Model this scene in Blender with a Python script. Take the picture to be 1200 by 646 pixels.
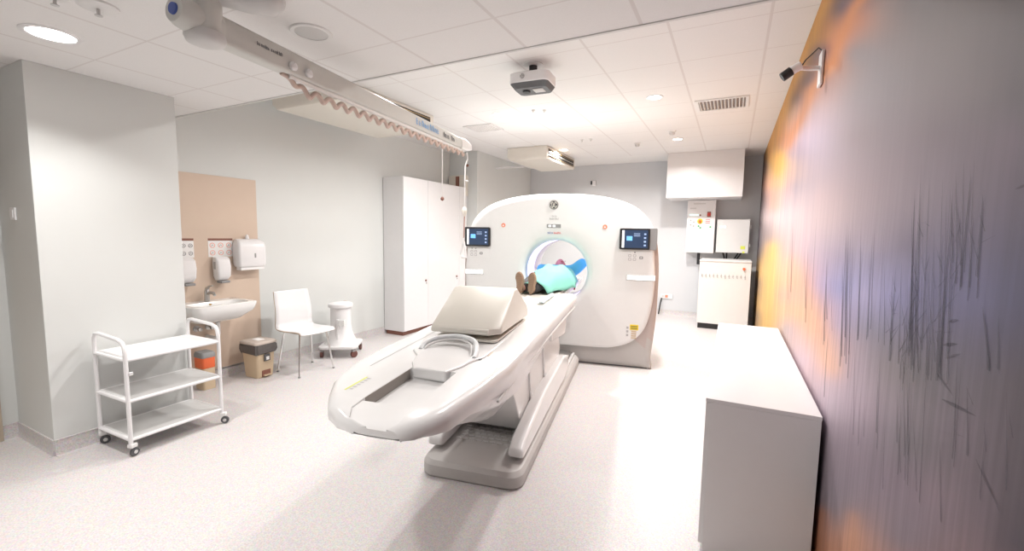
import bpy, bmesh, math, random
from mathutils import Matrix, Vector
import numpy as np
R = math.radians
random.seed(7)
C = bpy.context.scene.collection
for o in list(bpy.data.objects): bpy.data.objects.remove(o)

# ---------------------------------------------------------------- camera, world, exposure
FPX, PITCH, YAW, ROLL, CAMH = 508.8, 0.0937, 0.4674, 0.0160, 1.4766
fw = Vector((-math.sin(YAW)*math.cos(PITCH), math.cos(YAW)*math.cos(PITCH), -math.sin(PITCH)))
rt = Vector((math.cos(YAW), math.sin(YAW), 0)); up = rt.cross(fw)
r2 = rt*math.cos(ROLL)+up*math.sin(ROLL); u2 = -rt*math.sin(ROLL)+up*math.cos(ROLL)
cam = bpy.data.cameras.new('camera'); camo = bpy.data.objects.new('camera', cam); C.objects.link(camo)
camo.matrix_world = Matrix(((r2.x, u2.x, -fw.x, 0), (r2.y, u2.y, -fw.y, 0), (r2.z, u2.z, -fw.z, CAMH), (0, 0, 0, 1)))
cam.sensor_width = 36; cam.lens = FPX/1200*36; cam.clip_start = .05
S = bpy.context.scene; S.camera = camo
w = bpy.data.worlds.new('world'); S.world = w; w.use_nodes = True
w.node_tree.nodes['Background'].inputs[0].default_value = (.9, .95, 1, 1)
w.node_tree.nodes['Background'].inputs[1].default_value = .05
S.view_settings.view_transform = 'Standard'; S.view_settings.look = 'None'
S.view_settings.gamma = 1; S.view_settings.use_curve_mapping = False
S.view_settings.exposure = 0.10
LAMP_LOW, LAMP_STEP, LAMP_HIGH = 12.5, 24.0, 46.0      # watts of one downlight: low ceiling, added pair just past the step, rest of the high ceiling
SPREAD_LOW, SPREAD_HIGH = 122, 158

# ---------------------------------------------------------------- room dimensions
H1, H2, YS = 2.471, 2.884, 2.195      # low ceiling, high ceiling, y of the step between them
XR, XL, YB, YN = .39, -4.5, 8.6, -2.6 # mural wall, left wall, back wall, near wall
PX, PY0, PY1 = -3.836, 1.075, 1.871   # pillar

# ---------------------------------------------------------------- materials
def nodes(name):
    m = bpy.data.materials.new(name); m.use_nodes = True
    return m, m.node_tree.nodes, m.node_tree.links, m.node_tree.nodes['Principled BSDF']
def mat(name, col, rough=.5, metal=0, noise=0, nscale=20, bump=0, bscale=60, emit=0, ecol=None, trans=0, alpha=1, coat=0, spec=.5):
    m, N, L, b = nodes(name)
    b.inputs['Base Color'].default_value = (*col, 1)
    b.inputs['Roughness'].default_value = rough; b.inputs['Metallic'].default_value = metal
    b.inputs['Specular IOR Level'].default_value = spec
    tc = N.new('ShaderNodeTexCoord')
    nz = N.new('ShaderNodeTexNoise'); nz.inputs['Scale'].default_value = nscale; nz.inputs['Detail'].default_value = 4
    L.new(tc.outputs['Object'], nz.inputs['Vector'])
    mr = N.new('ShaderNodeMapRange'); mr.inputs[3].default_value = 1-max(noise, .015); mr.inputs[4].default_value = 1+max(noise, .015)
    L.new(nz.outputs['Fac'], mr.inputs[0])
    mx = N.new('ShaderNodeMix'); mx.data_type = 'RGBA'; mx.blend_type = 'MULTIPLY'; mx.inputs[0].default_value = 1
    mx.inputs[6].default_value = (*col, 1); L.new(mr.outputs[0], mx.inputs[7]); L.new(mx.outputs[2], b.inputs['Base Color'])
    if bump:
        n2 = N.new('ShaderNodeTexNoise'); n2.inputs['Scale'].default_value = bscale; L.new(tc.outputs['Object'], n2.inputs['Vector'])
        bp = N.new('ShaderNodeBump'); bp.inputs['Strength'].default_value = bump; bp.inputs['Distance'].default_value = .01
        L.new(n2.outputs['Fac'], bp.inputs['Height']); L.new(bp.outputs[0], b.inputs['Normal'])
    if emit:
        b.inputs['Emission Color'].default_value = (*(ecol or col), 1); b.inputs['Emission Strength'].default_value = emit
    b.inputs['Transmission Weight'].default_value = trans; b.inputs['Alpha'].default_value = alpha
    b.inputs['Coat Weight'].default_value = coat
    return m
M = {}
M['wall'] = mat('wall_paint', (.675, .69, .675), .55, noise=.02, nscale=3, bump=.05, bscale=300)
M['backwall'] = mat('back_wall_paint', (.63, .64, .655), .6, noise=.02, nscale=3)
M['plaster'] = mat('white_plaster', (.80, .785, .77), .7)
M['panel'] = mat('beige_panel', (.64, .51, .41), .5, noise=.03, nscale=6)
M['white'] = mat('white_lacquer', (.79, .78, .785), .3)
M['greywhite'] = mat('warm_grey_white_plastic', (.76, .75, .74), .35)
M['gantry'] = mat('gantry_white', (.80, .795, .785), .28, coat=.15)
M['base'] = mat('ct_grey_plastic', (.50, .48, .465), .5)
M['taupe'] = mat('ct_taupe_plastic', (.50, .43, .41), .5)
M['tablewhite'] = mat('table_white', (.78, .775, .77), .22, coat=.2)
M['cream'] = mat('cream_vinyl', (.73, .70, .63), .35)
M['black'] = mat('black_plastic', (.02, .02, .022), .4)
M['dark'] = mat('dark_grey_plastic', (.09, .09, .095), .5, noise=.1)
M['midgrey'] = mat('mid_grey_plastic', (.28, .28, .28), .5)
M['lightgrey'] = mat('light_grey_plastic', (.62, .61, .60), .5)
M['armgrey'] = mat('arm_grey_paint', (.60, .60, .57), .4)
M['chrome'] = mat('chrome', (.75, .75, .75), .15, metal=1)
M['steel'] = mat('brushed_steel', (.55, .54, .53), .3, metal=1)
M['ceramic'] = mat('ceramic', (.83, .83, .82), .12, coat=.5)
M['tray'] = mat('frosted_tray', (.72, .72, .71), .25)
M['bin'] = mat('beige_bin', (.60, .47, .32), .45)
M['binlid'] = mat('greybeige_lid', (.50, .43, .38), .45)
M['bag'] = mat('dark_bag', (.10, .09, .085), .35, bump=.4, bscale=40)
M['orange'] = mat('orange_plastic', (.85, .16, .05), .4)
M['redc'] = mat('red_plastic', (.55, .06, .05), .4)
M['yellow'] = mat('yellow_sticker', (.85, .65, .03), .5)
M['lime'] = mat('lime_sticker', (.72, .78, .12), .5)
M['linergrey'] = mat('channel_liner_grey', (.26, .235, .21), .6)
M['blue'] = mat('blue_cap', (.05, .09, .33), .4)
M['sticker'] = mat('orange_sticker', (.80, .27, .16), .5)
M['coil'] = mat('beige_coiled_hose', (.58, .45, .39), .5)
M['acbeige'] = mat('ac_beige', (.74, .70, .63), .45)
M['gold'] = mat('golden_vane', (.55, .38, .18), .35, metal=.3)
M['paper'] = mat('paper', (.82, .81, .80), .7)
M['ink'] = mat('ink_dark', (.06, .06, .07), .6)
M['inkred'] = mat('ink_red', (.70, .05, .06), .6)
M['inkgrey'] = mat('ink_grey', (.45, .44, .44), .6)
M['inkgreen'] = mat('ink_green', (.05, .45, .15), .6)
M['inkbrown'] = mat('ink_brown', (.24, .10, .07), .6)
M['pinkbrown'] = mat('pink_brown_cable', (.45, .28, .25), .5)
M['sole'] = mat('brown_sole', (.34, .23, .155), .8, noise=.25, nscale=60, bump=.6, bscale=120)
M['shoe'] = mat('brown_leather', (.34, .24, .17), .6)
M['trouser'] = mat('charcoal_trousers', (.06, .06, .065), .8, noise=.2, nscale=40)
M['mint'] = mat('mint_gown', (.20, .54, .45), .75, noise=.05, nscale=14, bump=.15, bscale=30)
M['bluegown'] = mat('blue_gown', (.07, .38, .55), .75, noise=.06, nscale=14, bump=.15, bscale=30)
M['sheet'] = mat('pale_blue_sheet', (.68, .78, .83), .8, bump=.3, bscale=25)
M['skin'] = mat('skin', (.62, .33, .27), .55)
M['facepink'] = mat('face_skin', (.66, .28, .27), .55)
M['hair'] = mat('brown_hair', (.10, .05, .035), .7)
M['glass'] = mat('dark_glass', (.02, .025, .03), .05)
M['screen'] = mat('tablet_screen', (.02, .03, .06), .1, emit=.35, ecol=(.09, .14, .25))
M['screenblue'] = mat('screen_icon_blue', (.1, .3, .7), .2, emit=1.0, ecol=(.2, .5, 1))
M['screenwhite'] = mat('screen_strip_white', (.8, .8, .8), .2, emit=.8, ecol=(1, 1, 1))
M['screendim'] = mat('screen_text_dim', (.3, .4, .6), .2, emit=.35, ecol=(.5, .65, 1))
M['led'] = mat('white_light_bar', (.9, .9, .9), .3, emit=1.3, ecol=(1, 1, 1))
M['glow'] = mat('bore_light_ring', (.8, .8, .95), .3, emit=1.15, ecol=(.72, .62, 1.0))
M['tunnel'] = mat('bore_lining', (.80, .80, .82), .4)
M['lamp'] = mat('downlight_diffuser', (1, 1, 1), .5, emit=14, ecol=(1, .97, .93))
M['vent'] = mat('vent_grey', (.42, .38, .36), .5)
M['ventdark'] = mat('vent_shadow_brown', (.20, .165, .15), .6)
M['doorwood'] = mat('beige_door_frame', (.50, .42, .33), .5)
M['woodedge'] = mat('ply_edge', (.55, .42, .30), .5)
M['glowstrip'] = mat('green_led', (.4, .9, .8), .4, emit=1.2, ecol=(.5, 1, .9))

def m_floor():
    m, N, L, b = nodes('speckled_vinyl'); b.inputs['Roughness'].default_value = .38
    tc = N.new('ShaderNodeTexCoord')
    v = N.new('ShaderNodeTexVoronoi'); v.inputs['Scale'].default_value = 85; L.new(tc.outputs['Object'], v.inputs['Vector'])
    n = N.new('ShaderNodeTexNoise'); n.inputs['Scale'].default_value = 130; n.inputs['Detail'].default_value = 3; L.new(tc.outputs['Object'], n.inputs['Vector'])
    cr = N.new('ShaderNodeValToRGB'); e = cr.color_ramp.elements
    e[0].position = .32; e[0].color = (.57, .535, .53, 1); e[1].position = .6; e[1].color = (.71, .68, .675, 1)
    L.new(n.outputs['Fac'], cr.inputs[0])
    hs = N.new('ShaderNodeMix'); hs.data_type = 'RGBA'; hs.blend_type = 'MULTIPLY'; hs.inputs[0].default_value = .14
    L.new(cr.outputs[0], hs.inputs[6]); L.new(v.outputs['Color'], hs.inputs[7]); L.new(hs.outputs[2], b.inputs['Base Color'])
    return m
M['floor'] = m_floor()
def m_ceiling(name, gx, gy, ty, col=(.79, .775, .765)):
    m, N, L, b = nodes(name); b.inputs['Roughness'].default_value = .8
    g = N.new('ShaderNodeNewGeometry'); sp = N.new('ShaderNodeSeparateXYZ'); L.new(g.outputs['Position'], sp.inputs[0])
    def math_(op, a, b_, c=None):
        q = N.new('ShaderNodeMath'); q.operation = op
        for i, x in enumerate((a, b_)):
            if x is None: continue
            if isinstance(x, (int, float)): q.inputs[i].default_value = x
            else: L.new(x, q.inputs[i])
        return q.outputs[0]
    def line(ax, g0, step, wd):
        t = math_('ADD', sp.outputs[ax], -g0+50*step+step/2); t = math_('MODULO', t, step)
        t = math_('SUBTRACT', t, step/2); t = math_('ABSOLUTE', t, None)
        return math_('LESS_THAN', t, wd)
    a = math_('MAXIMUM', line(0, gx, .6, .009), line(1, gy, ty, .005))
    nz = N.new('ShaderNodeTexNoise'); nz.inputs['Scale'].default_value = 220; L.new(g.outputs['Position'], nz.inputs['Vector'])
    mr = N.new('ShaderNodeMapRange'); mr.inputs[3].default_value = .95; mr.inputs[4].default_value = 1.04; L.new(nz.outputs['Fac'], mr.inputs[0])
    mu = N.new('ShaderNodeMix'); mu.data_type = 'RGBA'; mu.blend_type = 'MULTIPLY'; mu.inputs[0].default_value = 1
    mu.inputs[6].default_value = (*col, 1); L.new(mr.outputs[0], mu.inputs[7])
    mx = N.new('ShaderNodeMix'); mx.data_type = 'RGBA'; L.new(a, mx.inputs[0]); L.new(mu.outputs[2], mx.inputs[6])
    mx.inputs[7].default_value = (.69, .66, .645, 1); L.new(mx.outputs[2], b.inputs['Base Color'])
    return m
M['ceil1'] = m_ceiling('low_ceiling_tiles', -3.4403, 1.2712, .5615)
M['ceil2'] = m_ceiling('high_ceiling_tiles', .1381, 3.2782, .5753)

# ---------------------------------------------------------------- mesh builder
I4 = Matrix.Identity(4)
class B:
    """collects shapes in a frame F (world = F @ p)"""
    def __init__(s, F=I4): s.F = F; s.v = []; s.f = []; s.fm = []; s.cur = 0
    def add(s, vs, fs, T=None):
        n = len(s.v); A = s.F if T is None else s.F@T
        s.v += [A@Vector(p) for p in vs]; s.f += [tuple(n+i for i in f) for f in fs]; s.fm += [s.cur]*len(fs); return s
    def box(s, x0, x1, y0, y1, z0, z1, T=None):
        return s.add([(x, y, z) for x in (x0, x1) for y in (y0, y1) for z in (z0, z1)],
                     [(0, 1, 3, 2), (4, 6, 7, 5), (0, 4, 5, 1), (2, 3, 7, 6), (0, 2, 6, 4), (1, 5, 7, 3)], T)
    def loft(s, rings, cap=True, closed=True, loop=False, T=None):
        n = len(rings[0]); vs = [p for r in rings for p in r]; fs = []
        m = len(rings)
        for k in range(m if loop else m-1):
            for i in range(n if closed else n-1):
                a, b = k*n+i, k*n+(i+1) % n; c, d = ((k+1) % m)*n+(i+1) % n, ((k+1) % m)*n+i
                fs.append((a, b, c, d))
        if cap and not loop: fs += [tuple(reversed(range(n))), tuple((m-1)*n+i for i in range(n))]
        return s.add(vs, fs, T)
    def prism(s, poly, a, b, axis='z', T=None):
        def p(q, h):
            return (q[0], q[1], h) if axis == 'z' else ((q[0], h, q[1]) if axis == 'y' else (h, q[0], q[1]))
        return s.loft([[p(q, a) for q in poly], [p(q, b) for q in poly]], T=T)
    def tube(s, pts, r, n=10, cap=True, T=None):
        pts = [Vector(p) for p in pts]; rings = []; nrm = None
        for i, p in enumerate(pts):
            t = (pts[min(i+1, len(pts)-1)]-pts[max(i-1, 0)]).normalized()
            if nrm is None:
                nrm = t.cross(Vector((0, 0, 1)) if abs(t.z) < .9 else Vector((1, 0, 0))).normalized()
            nrm = (nrm-t*nrm.dot(t)).normalized(); bn = t.cross(nrm)
            rr = r[i] if isinstance(r, (list, tuple)) else r
            rings.append([p+(nrm*math.cos(2*math.pi*k/n)+bn*math.sin(2*math.pi*k/n))*rr for k in range(n)])
        return s.loft(rings, cap, T=T)
    def cyl(s, p0, p1, r0, r1=None, n=24, T=None):
        return s.tube([p0, p1], [r0, r0 if r1 is None else r1], n, T=T)
    def lathe(s, prof, c=(0, 0, 0), n=32, cap=True, T=None):
        rings = [[(c[0]+r*math.cos(2*math.pi*k/n), c[1]+r*math.sin(2*math.pi*k/n), c[2]+z) for k in range(n)] for r, z in prof]
        return s.loft(rings, cap, T=T)
    def build(s, name, m, parent=None, bevel=0, seg=2, smooth=True, angle=35, subsurf=0, struct=False, recalc=True, origin=None):
        me = bpy.data.meshes.new(name)
        if parent is not None:
            inv = parent_matrix(parent).inverted(); vs = [inv@p for p in s.v]; loc = None
        else:
            xs = [p.x for p in s.v]; ys = [p.y for p in s.v]; zs = [p.z for p in s.v]
            loc = Vector(((min(xs)+max(xs))/2, (min(ys)+max(ys))/2, min(zs))); vs = [p-loc for p in s.v]
        me.from_pydata([tuple(p) for p in vs], [], s.f)
        ms = m if isinstance(m, (list, tuple)) else [m]
        for q in ms: me.materials.append(M[q] if isinstance(q, str) else q)
        me.polygons.foreach_set('material_index', s.fm)
        if recalc:
            bm = bmesh.new(); bm.from_mesh(me); bmesh.ops.recalc_face_normals(bm, faces=bm.faces); bm.to_mesh(me); bm.free()
        me.polygons.foreach_set('use_smooth', [smooth]*len(me.polygons))
        if smooth: me.set_sharp_from_angle(angle=R(angle))
        o = bpy.data.objects.new(name, me); C.objects.link(o)
        if parent is not None: o.parent = parent
        else: o.location = loc
        if bevel:
            md = o.modifiers.new('bevel', 'BEVEL'); md.width = bevel; md.segments = seg; md.limit_method = 'ANGLE'; md.angle_limit = R(40)
            md.harden_normals = smooth
        if subsurf:
            md = o.modifiers.new('sub', 'SUBSURF'); md.levels = md.render_levels = subsurf
        if struct: o['kind'] = 'structure'
        return o
MW = {}
def parent_matrix(o):
    m = o.matrix_basis.copy()
    while o.parent is not None:
        o = o.parent; m = o.matrix_basis@m
    return m
def tag(o, label, cat, group=None, kind=None):
    o['label'] = label; o['category'] = cat
    if group: o['group'] = group
    if kind: o['kind'] = kind
    return o
def thing(name, loc, rz, label, cat, group=None):
    o = bpy.data.objects.new(name, None); o.empty_display_size = .1; C.objects.link(o)
    o.location = loc; o.rotation_euler = (0, 0, rz)
    return tag(o, label, cat, group)
def dup(root, loc, rz=None, label=None):
    r = root.copy(); C.objects.link(r); r.location = loc
    if rz is not None: r.rotation_euler = (0, 0, rz)
    if label: r['label'] = label
    for ch in list(root.children):
        c = ch.copy(); C.objects.link(c); c.parent = r
        for g in list(ch.children):
            d = g.copy(); C.objects.link(d); d.parent = c
    return r
def frame(loc, rz=0): return Matrix.Translation(loc)@Matrix.Rotation(rz, 4, 'Z')
def catmull(pts, k=6, closed=False):
    pts = [Vector(p) for p in pts]; n = len(pts); out = []
    rng = range(n) if closed else range(n-1)
    for i in rng:
        if closed: p0, p1, p2, p3 = pts[i-1], pts[i], pts[(i+1) % n], pts[(i+2) % n]
        else: p0, p1, p2, p3 = pts[max(i-1, 0)], pts[i], pts[i+1], pts[min(i+2, n-1)]
        for j in range(k):
            t = j/k
            out.append(.5*((2*p1)+(p2-p0)*t+(2*p0-5*p1+4*p2-p3)*t*t+(-p0+3*p1-3*p2+p3)*t**3))
    if not closed: out.append(pts[-1])
    return out
def rrect(x0, x1, y0, y1, r, n=5):
    out = []
    for cx, cy, a in ((x1-r, y1-r, 0), (x0+r, y1-r, 90), (x0+r, y0+r, 180), (x1-r, y0+r, 270)):
        for k in range(n+1):
            t = R(a+90*k/n); out.append((cx+r*math.cos(t), cy+r*math.sin(t)))
    return out
def text(name, body, size, loc, rot, m, parent, ext=.0006, width=None):
    cu = bpy.data.curves.new(name, 'FONT'); cu.body = body; cu.size = size; cu.extrude = ext; cu.align_x = 'CENTER'; cu.align_y = 'CENTER'
    o = bpy.data.objects.new(name, cu); C.objects.link(o)
    dg = bpy.context.evaluated_depsgraph_get(); me = bpy.data.meshes.new_from_object(o.evaluated_get(dg))
    bpy.data.objects.remove(o)
    T = Matrix.Translation(loc)@rot.to_4x4()
    inv = parent_matrix(parent).inverted()@T
    me.transform(inv)
    me.materials.clear(); me.materials.append(M[m])
    n = bpy.data.objects.new(name, me); C.objects.link(n); n.parent = parent
    return n

def marks(name, F, x0, x1, z0, z1, y, n, m, parent, seed=1, gap=None):
    """a short line of small unreadable print, facing -y of the frame"""
    r = random.Random(seed); b = B(F); w_ = (x1-x0)/n
    for k in range(n):
        if gap is not None and k == gap: continue
        xa, xb = x0+w_*(k+.12), x0+w_*(k+.82); sw = w_*.2; h = (z1-z0)*(1 if k == 0 else r.choice((.7, .75, 1)))
        b.box(xa, xa+sw, y-.001, y, z0, z0+h)
        kind = r.randrange(3)
        if kind != 1: b.box(xb-sw, xb, y-.001, y, z0, z0+h*.72)
        b.box(xa+sw, xb-sw, y-.001, y, z0+h*(.55 if kind else .8)-sw*.4, z0+h*(.55 if kind else .8)+sw*.4)
        if kind: b.box(xa+sw, xb-sw, y-.001, y, z0, z0+sw*.8)
    return b.build(name, m, parent, smooth=False)

# ================================================================ ROOM
def plane(name, pts, m, **k):
    b = B(); b.add(pts, [tuple(range(len(pts)))]); return b.build(name, m, struct=True, smooth=False, recalc=False, **k)
XN = -4.43   # the near left wall behind the pillar's return
b = B(); b.box(-4.7, XR+.1, YN-.1, YB+.1, -.1, 0); b.build('floor', 'floor', struct=True, smooth=False)
b = B(); b.box(-4.7, XR+.1, YN-.1, YS, H1, H1+.05); b.box(-4.7, XR+.1, YS-.03, YS, H1+.05, H2+.02)
o = b.build('ceiling', ['ceil1'], struct=True, smooth=False)
b = B(); b.box(-4.7, XR+.1, YS, 7.86, H2, H2+.05); b.build('ceiling', 'ceil2', struct=True, smooth=False)
b = B(); b.box(-4.7, XR+.1, 7.86, YB+.1, H2, H2+.05); b.build('trim_1', 'plaster', struct=True, smooth=False)
b = B(); b.box(-4.6, XL, PY1, 6.42, 0, H2); b.build('wall_left', 'wall', struct=True, smooth=False)
b = B(); b.box(-4.6, -3.93, 6.42, YB, 0, H2); b.build('wall_left_column', 'wall', struct=True, smooth=False, bevel=.004)
b = B(); b.box(-4.6, PX, PY0, PY1, 0, H1); b.build('wall_left_pillar', 'wall', struct=True, smooth=False, bevel=.003)
b = B(); b.box(-4.6, XN, .99, PY0, 0, H1); b.box(-4.6, XN, YN, -.02, 0, H1); b.box(-4.6, XN, -.02, .99, 2.12, H1)
b.build('wall_left_near', 'wall', struct=True, smooth=False)
b = B(); b.box(-4.6, XR+.1, YB, YB+.1, 0, H2); b.build('wall_back', 'backwall', struct=True, smooth=False)
b = B(); b.box(-4.6, XR+.1, YN-.1, YN, 0, H1); b.build('wall_front', 'wall', struct=True, smooth=False)
b = B(); b.box(XR+.004, XR+.1, YN, YB, 0, H2); b.build('wall_right', 'wall', struct=True, smooth=False)
b = B(); b.box(-4.6, XR, YS-.016, YS+.002, H1-.005, H1+.0); b.build('trim_5', 'lightgrey', struct=True)
# door at the far left edge of the view
b = B(); b.box(XN-.08, XN+.018, .93, .995, 0, 2.16); b.box(XN-.08, XN+.018, -.03, .035, 0, 2.16); b.box(XN-.08, XN+.018, .035, .93, 2.09, 2.16)
b.build('trim_2', 'doorwood', struct=True, bevel=.003)
d = B().box(XN-.06, XN-.02, .035, .93, .005, 2.09).build('door_1', 'doorwood', struct=True, bevel=.002)
B().box(XN-.02, XN-.012, .10, .14, .98, 1.12).build('handle_plate', 'steel', d, bevel=.002)
B().tube([(XN-.02, .12, 1.05), (XN+.035, .12, 1.05), (XN+.04, .13, 1.05), (XN+.04, .24, 1.05)], .009).build('door_handle', 'steel', d)
# coved vinyl skirtings
def skirt(name, pts, h=.10, t=.006):
    b = B()
    for (x0, y0), (x1, y1) in zip(pts, pts[1:]):
        d = Vector((x1-x0, y1-y0, 0)); L = d.length; a = math.atan2(d.y, d.x)
        T = frame((x0, y0, 0), a)
        b.prism([(0, 0), (-.035, 0), (-.016, .006), (-t, .03), (-t, h), (0, h)], 0, L, 'x', T=T)
        b.box(0, L, -t-.002, 0, h, h+.006, T=T)
    return b.build(name, ['floor'], struct=True, smooth=True)
skirt('baseboard_left', [(XL, PY1), (XL, 6.42)])
skirt('baseboard_left_pillar', [(PX, PY0), (PX, PY1)])
skirt('baseboard_left_return', [(XN, PY0), (PX, PY0)])
skirt('baseboard_left_near', [(XN, .995), (XN, PY0)])
skirt('baseboard_left_column', [(-3.93, 6.42), (-3.93, YB)])
skirt('baseboard_back', [(-3.93, YB), (XR, YB)])
# beige splash panel behind the basin
B().box(XL, XL+.006, 1.95, 2.905, .09, 2.0).build('trim_3', 'panel', struct=True, bevel=.001)
B().box(XL, XL+.003, 2.905, 3.0, .09, .13).build('trim_4', 'wall', struct=True)

# ---------------------------------------------------------------- mural
# colours of the printed picture (a misty sunrise over reeds) with some room light and shade mixed in, at places (y, z) of the wall
K = [(3.06, 2.78, 200, 150, 90),(2.6, 2.56, 112, 100, 108),(2.22, 2.35, 205, 140, 105),(1.9, 2.24, 165, 138, 125),(1.63, 2.13, 140, 130, 126),(1.27, 1.97, 132, 124, 120),(1.03, 1.86, 118, 112, 110),(3.38, 2.71, 215, 162, 90),(3.11, 2.55, 118, 104, 110),(2.69, 2.44, 220, 150, 108),(2.24, 2.23, 155, 142, 138),(1.59, 1.99, 155, 145, 142),(1.25, 1.87, 143, 134, 132),(1.02, 1.78, 122, 115, 116),(4.27, 2.85, 218, 162, 95),(3.45, 2.49, 122, 108, 112),(2.78, 2.37, 205, 140, 98),(2.17, 2.05, 160, 149, 147),(1.42, 1.83, 158, 148, 148),(1.12, 1.75, 140, 131, 132),(0.99, 1.71, 118, 112, 115),(5.39, 2.84, 238, 182, 95),(4.11, 2.57, 132, 112, 108),(3.61, 2.46, 208, 150, 108),(4.55, 2.37, 228, 165, 128),(3.54, 2.33, 200, 172, 165),(3.92, 2.24, 225, 195, 195),(2.11, 1.87, 168, 155, 155),(1.29, 1.71, 152, 140, 145),(0.99, 1.64, 122, 112, 120),(7.15, 2.9, 238, 172, 80),(5.53, 2.3, 250, 190, 88),(4.44, 2.2, 190, 160, 152),(7.75, 2.64, 150, 120, 92),(6.14, 2.09, 236, 180, 150),(3.94, 1.87, 192, 172, 168),(2.77, 1.7, 212, 190, 185),(1.91, 1.66, 182, 167, 167),(1.35, 1.58, 156, 146, 152),(0.97, 1.55, 112, 104, 116),(8.12, 2.02, 132, 122, 118),(6.52, 1.75, 226, 205, 190),(3.82, 1.67, 230, 210, 200),(2.48, 1.56, 215, 195, 190),(7.54, 1.35, 140, 125, 116),(5.66, 1.29, 250, 205, 128),(4.18, 1.34, 240, 200, 180),(3.04, 1.38, 220, 195, 195),(2.15, 1.41, 180, 170, 187),(1.74, 1.46, 176, 166, 178),(1.43, 1.46, 140, 134, 150),(1.15, 1.47, 128, 123, 142),(0.95, 1.46, 100, 97, 116),(5.68, 0.9, 250, 200, 118),(4.29, 1.01, 230, 185, 150),(3.32, 1.21, 246, 190, 158),(2.56, 1.25, 200, 180, 202),(2.1, 1.28, 165, 165, 202),(1.79, 1.3, 186, 181, 212),(1.5, 1.33, 162, 162, 198),(1.32, 1.35, 130, 130, 160),(1.09, 1.37, 120, 120, 150),(0.93, 1.39, 94, 94, 117),(5.35, 0.56, 240, 190, 108),(3.7, 0.83, 200, 180, 170),(3.04, 1.05, 250, 195, 148),(2.58, 1.04, 250, 195, 163),(2.12, 1.14, 200, 180, 195),(1.65, 1.2, 154, 151, 164),(1.37, 1.24, 132, 128, 142),(1.15, 1.3, 118, 115, 134),(0.92, 1.33, 92, 89, 105),(2.76, 0.84, 226, 200, 200),(2.31, 0.95, 246, 205, 188),(1.93, 1.02, 206, 186, 192),(1.47, 1.14, 148, 141, 142),(1.29, 1.17, 124, 120, 121),(1.09, 1.23, 116, 112, 120),(0.91, 1.27, 96, 90, 96),(2.08, 0.84, 202, 186, 192),(1.67, 0.95, 182, 167, 175),(1.43, 0.99, 143, 135, 140),(1.25, 1.02, 122, 117, 119),(1.07, 1.13, 126, 117, 123),(0.89, 1.17, 94, 87, 92),(2.09, 0.66, 150, 140, 145),(1.71, 0.76, 145, 134, 140),(1.33, 0.9, 134, 123, 130),(1.11, 0.98, 138, 124, 129),(0.87, 1.09, 90, 82, 87),(2.01, 0.27, 180, 130, 100),(1.92, 0.46, 138, 128, 130),(1.63, 0.55, 190, 145, 120),(1.29, 0.77, 134, 122, 126),(1.02, 0.94, 134, 116, 118),(0.86, 1.04, 82, 74, 80)]
STREAKS = [((232, 168, 88), .010, .85, [(3.07, 2.81), (3.63, 2.84), (4.29, 2.86), (5.5, 2.85), (6.79, 2.80), (6.21, 2.45)]),
           ((226, 148, 98), .011, .85, [(2.14, 2.40), (2.30, 2.42), (2.54, 2.40), (2.71, 2.345), (3.34, 2.407), (3.84, 2.345), (4.72, 2.328)]),
           ((255, 190, 75), .012, .8, [(5.49, 2.35), (5.5, 2.25), (5.56, 2.08)]), ((240, 180, 150), .014, .6, [(5.56, 2.08), (5.58, 1.85)]),
           ((255, 200, 105), .012, .7, [(5.51, 1.385), (5.53, 1.01), (5.35, .56)]),
           ((250, 192, 155), .022, .6, [(3.84, 1.29), (3.10, 1.17), (2.58, 1.04), (2.13, .96)]),
           ((190, 125, 90), .014, .7, [(2.10, .35), (2.10, 0)]), ((200, 145, 115), .014, .5, [(1.65, .60), (1.59, .40)])]
K += [(8.45, z, 118, 108, 104) for z in (.2, .7, 1.2, 1.7, 2.2, 2.7)]+[(7.0, .5, 235, 190, 110), (7.0, 1.0, 240, 195, 115), (6.6, .1, 200, 170, 120)]
MURAL_GAIN = .92
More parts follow.
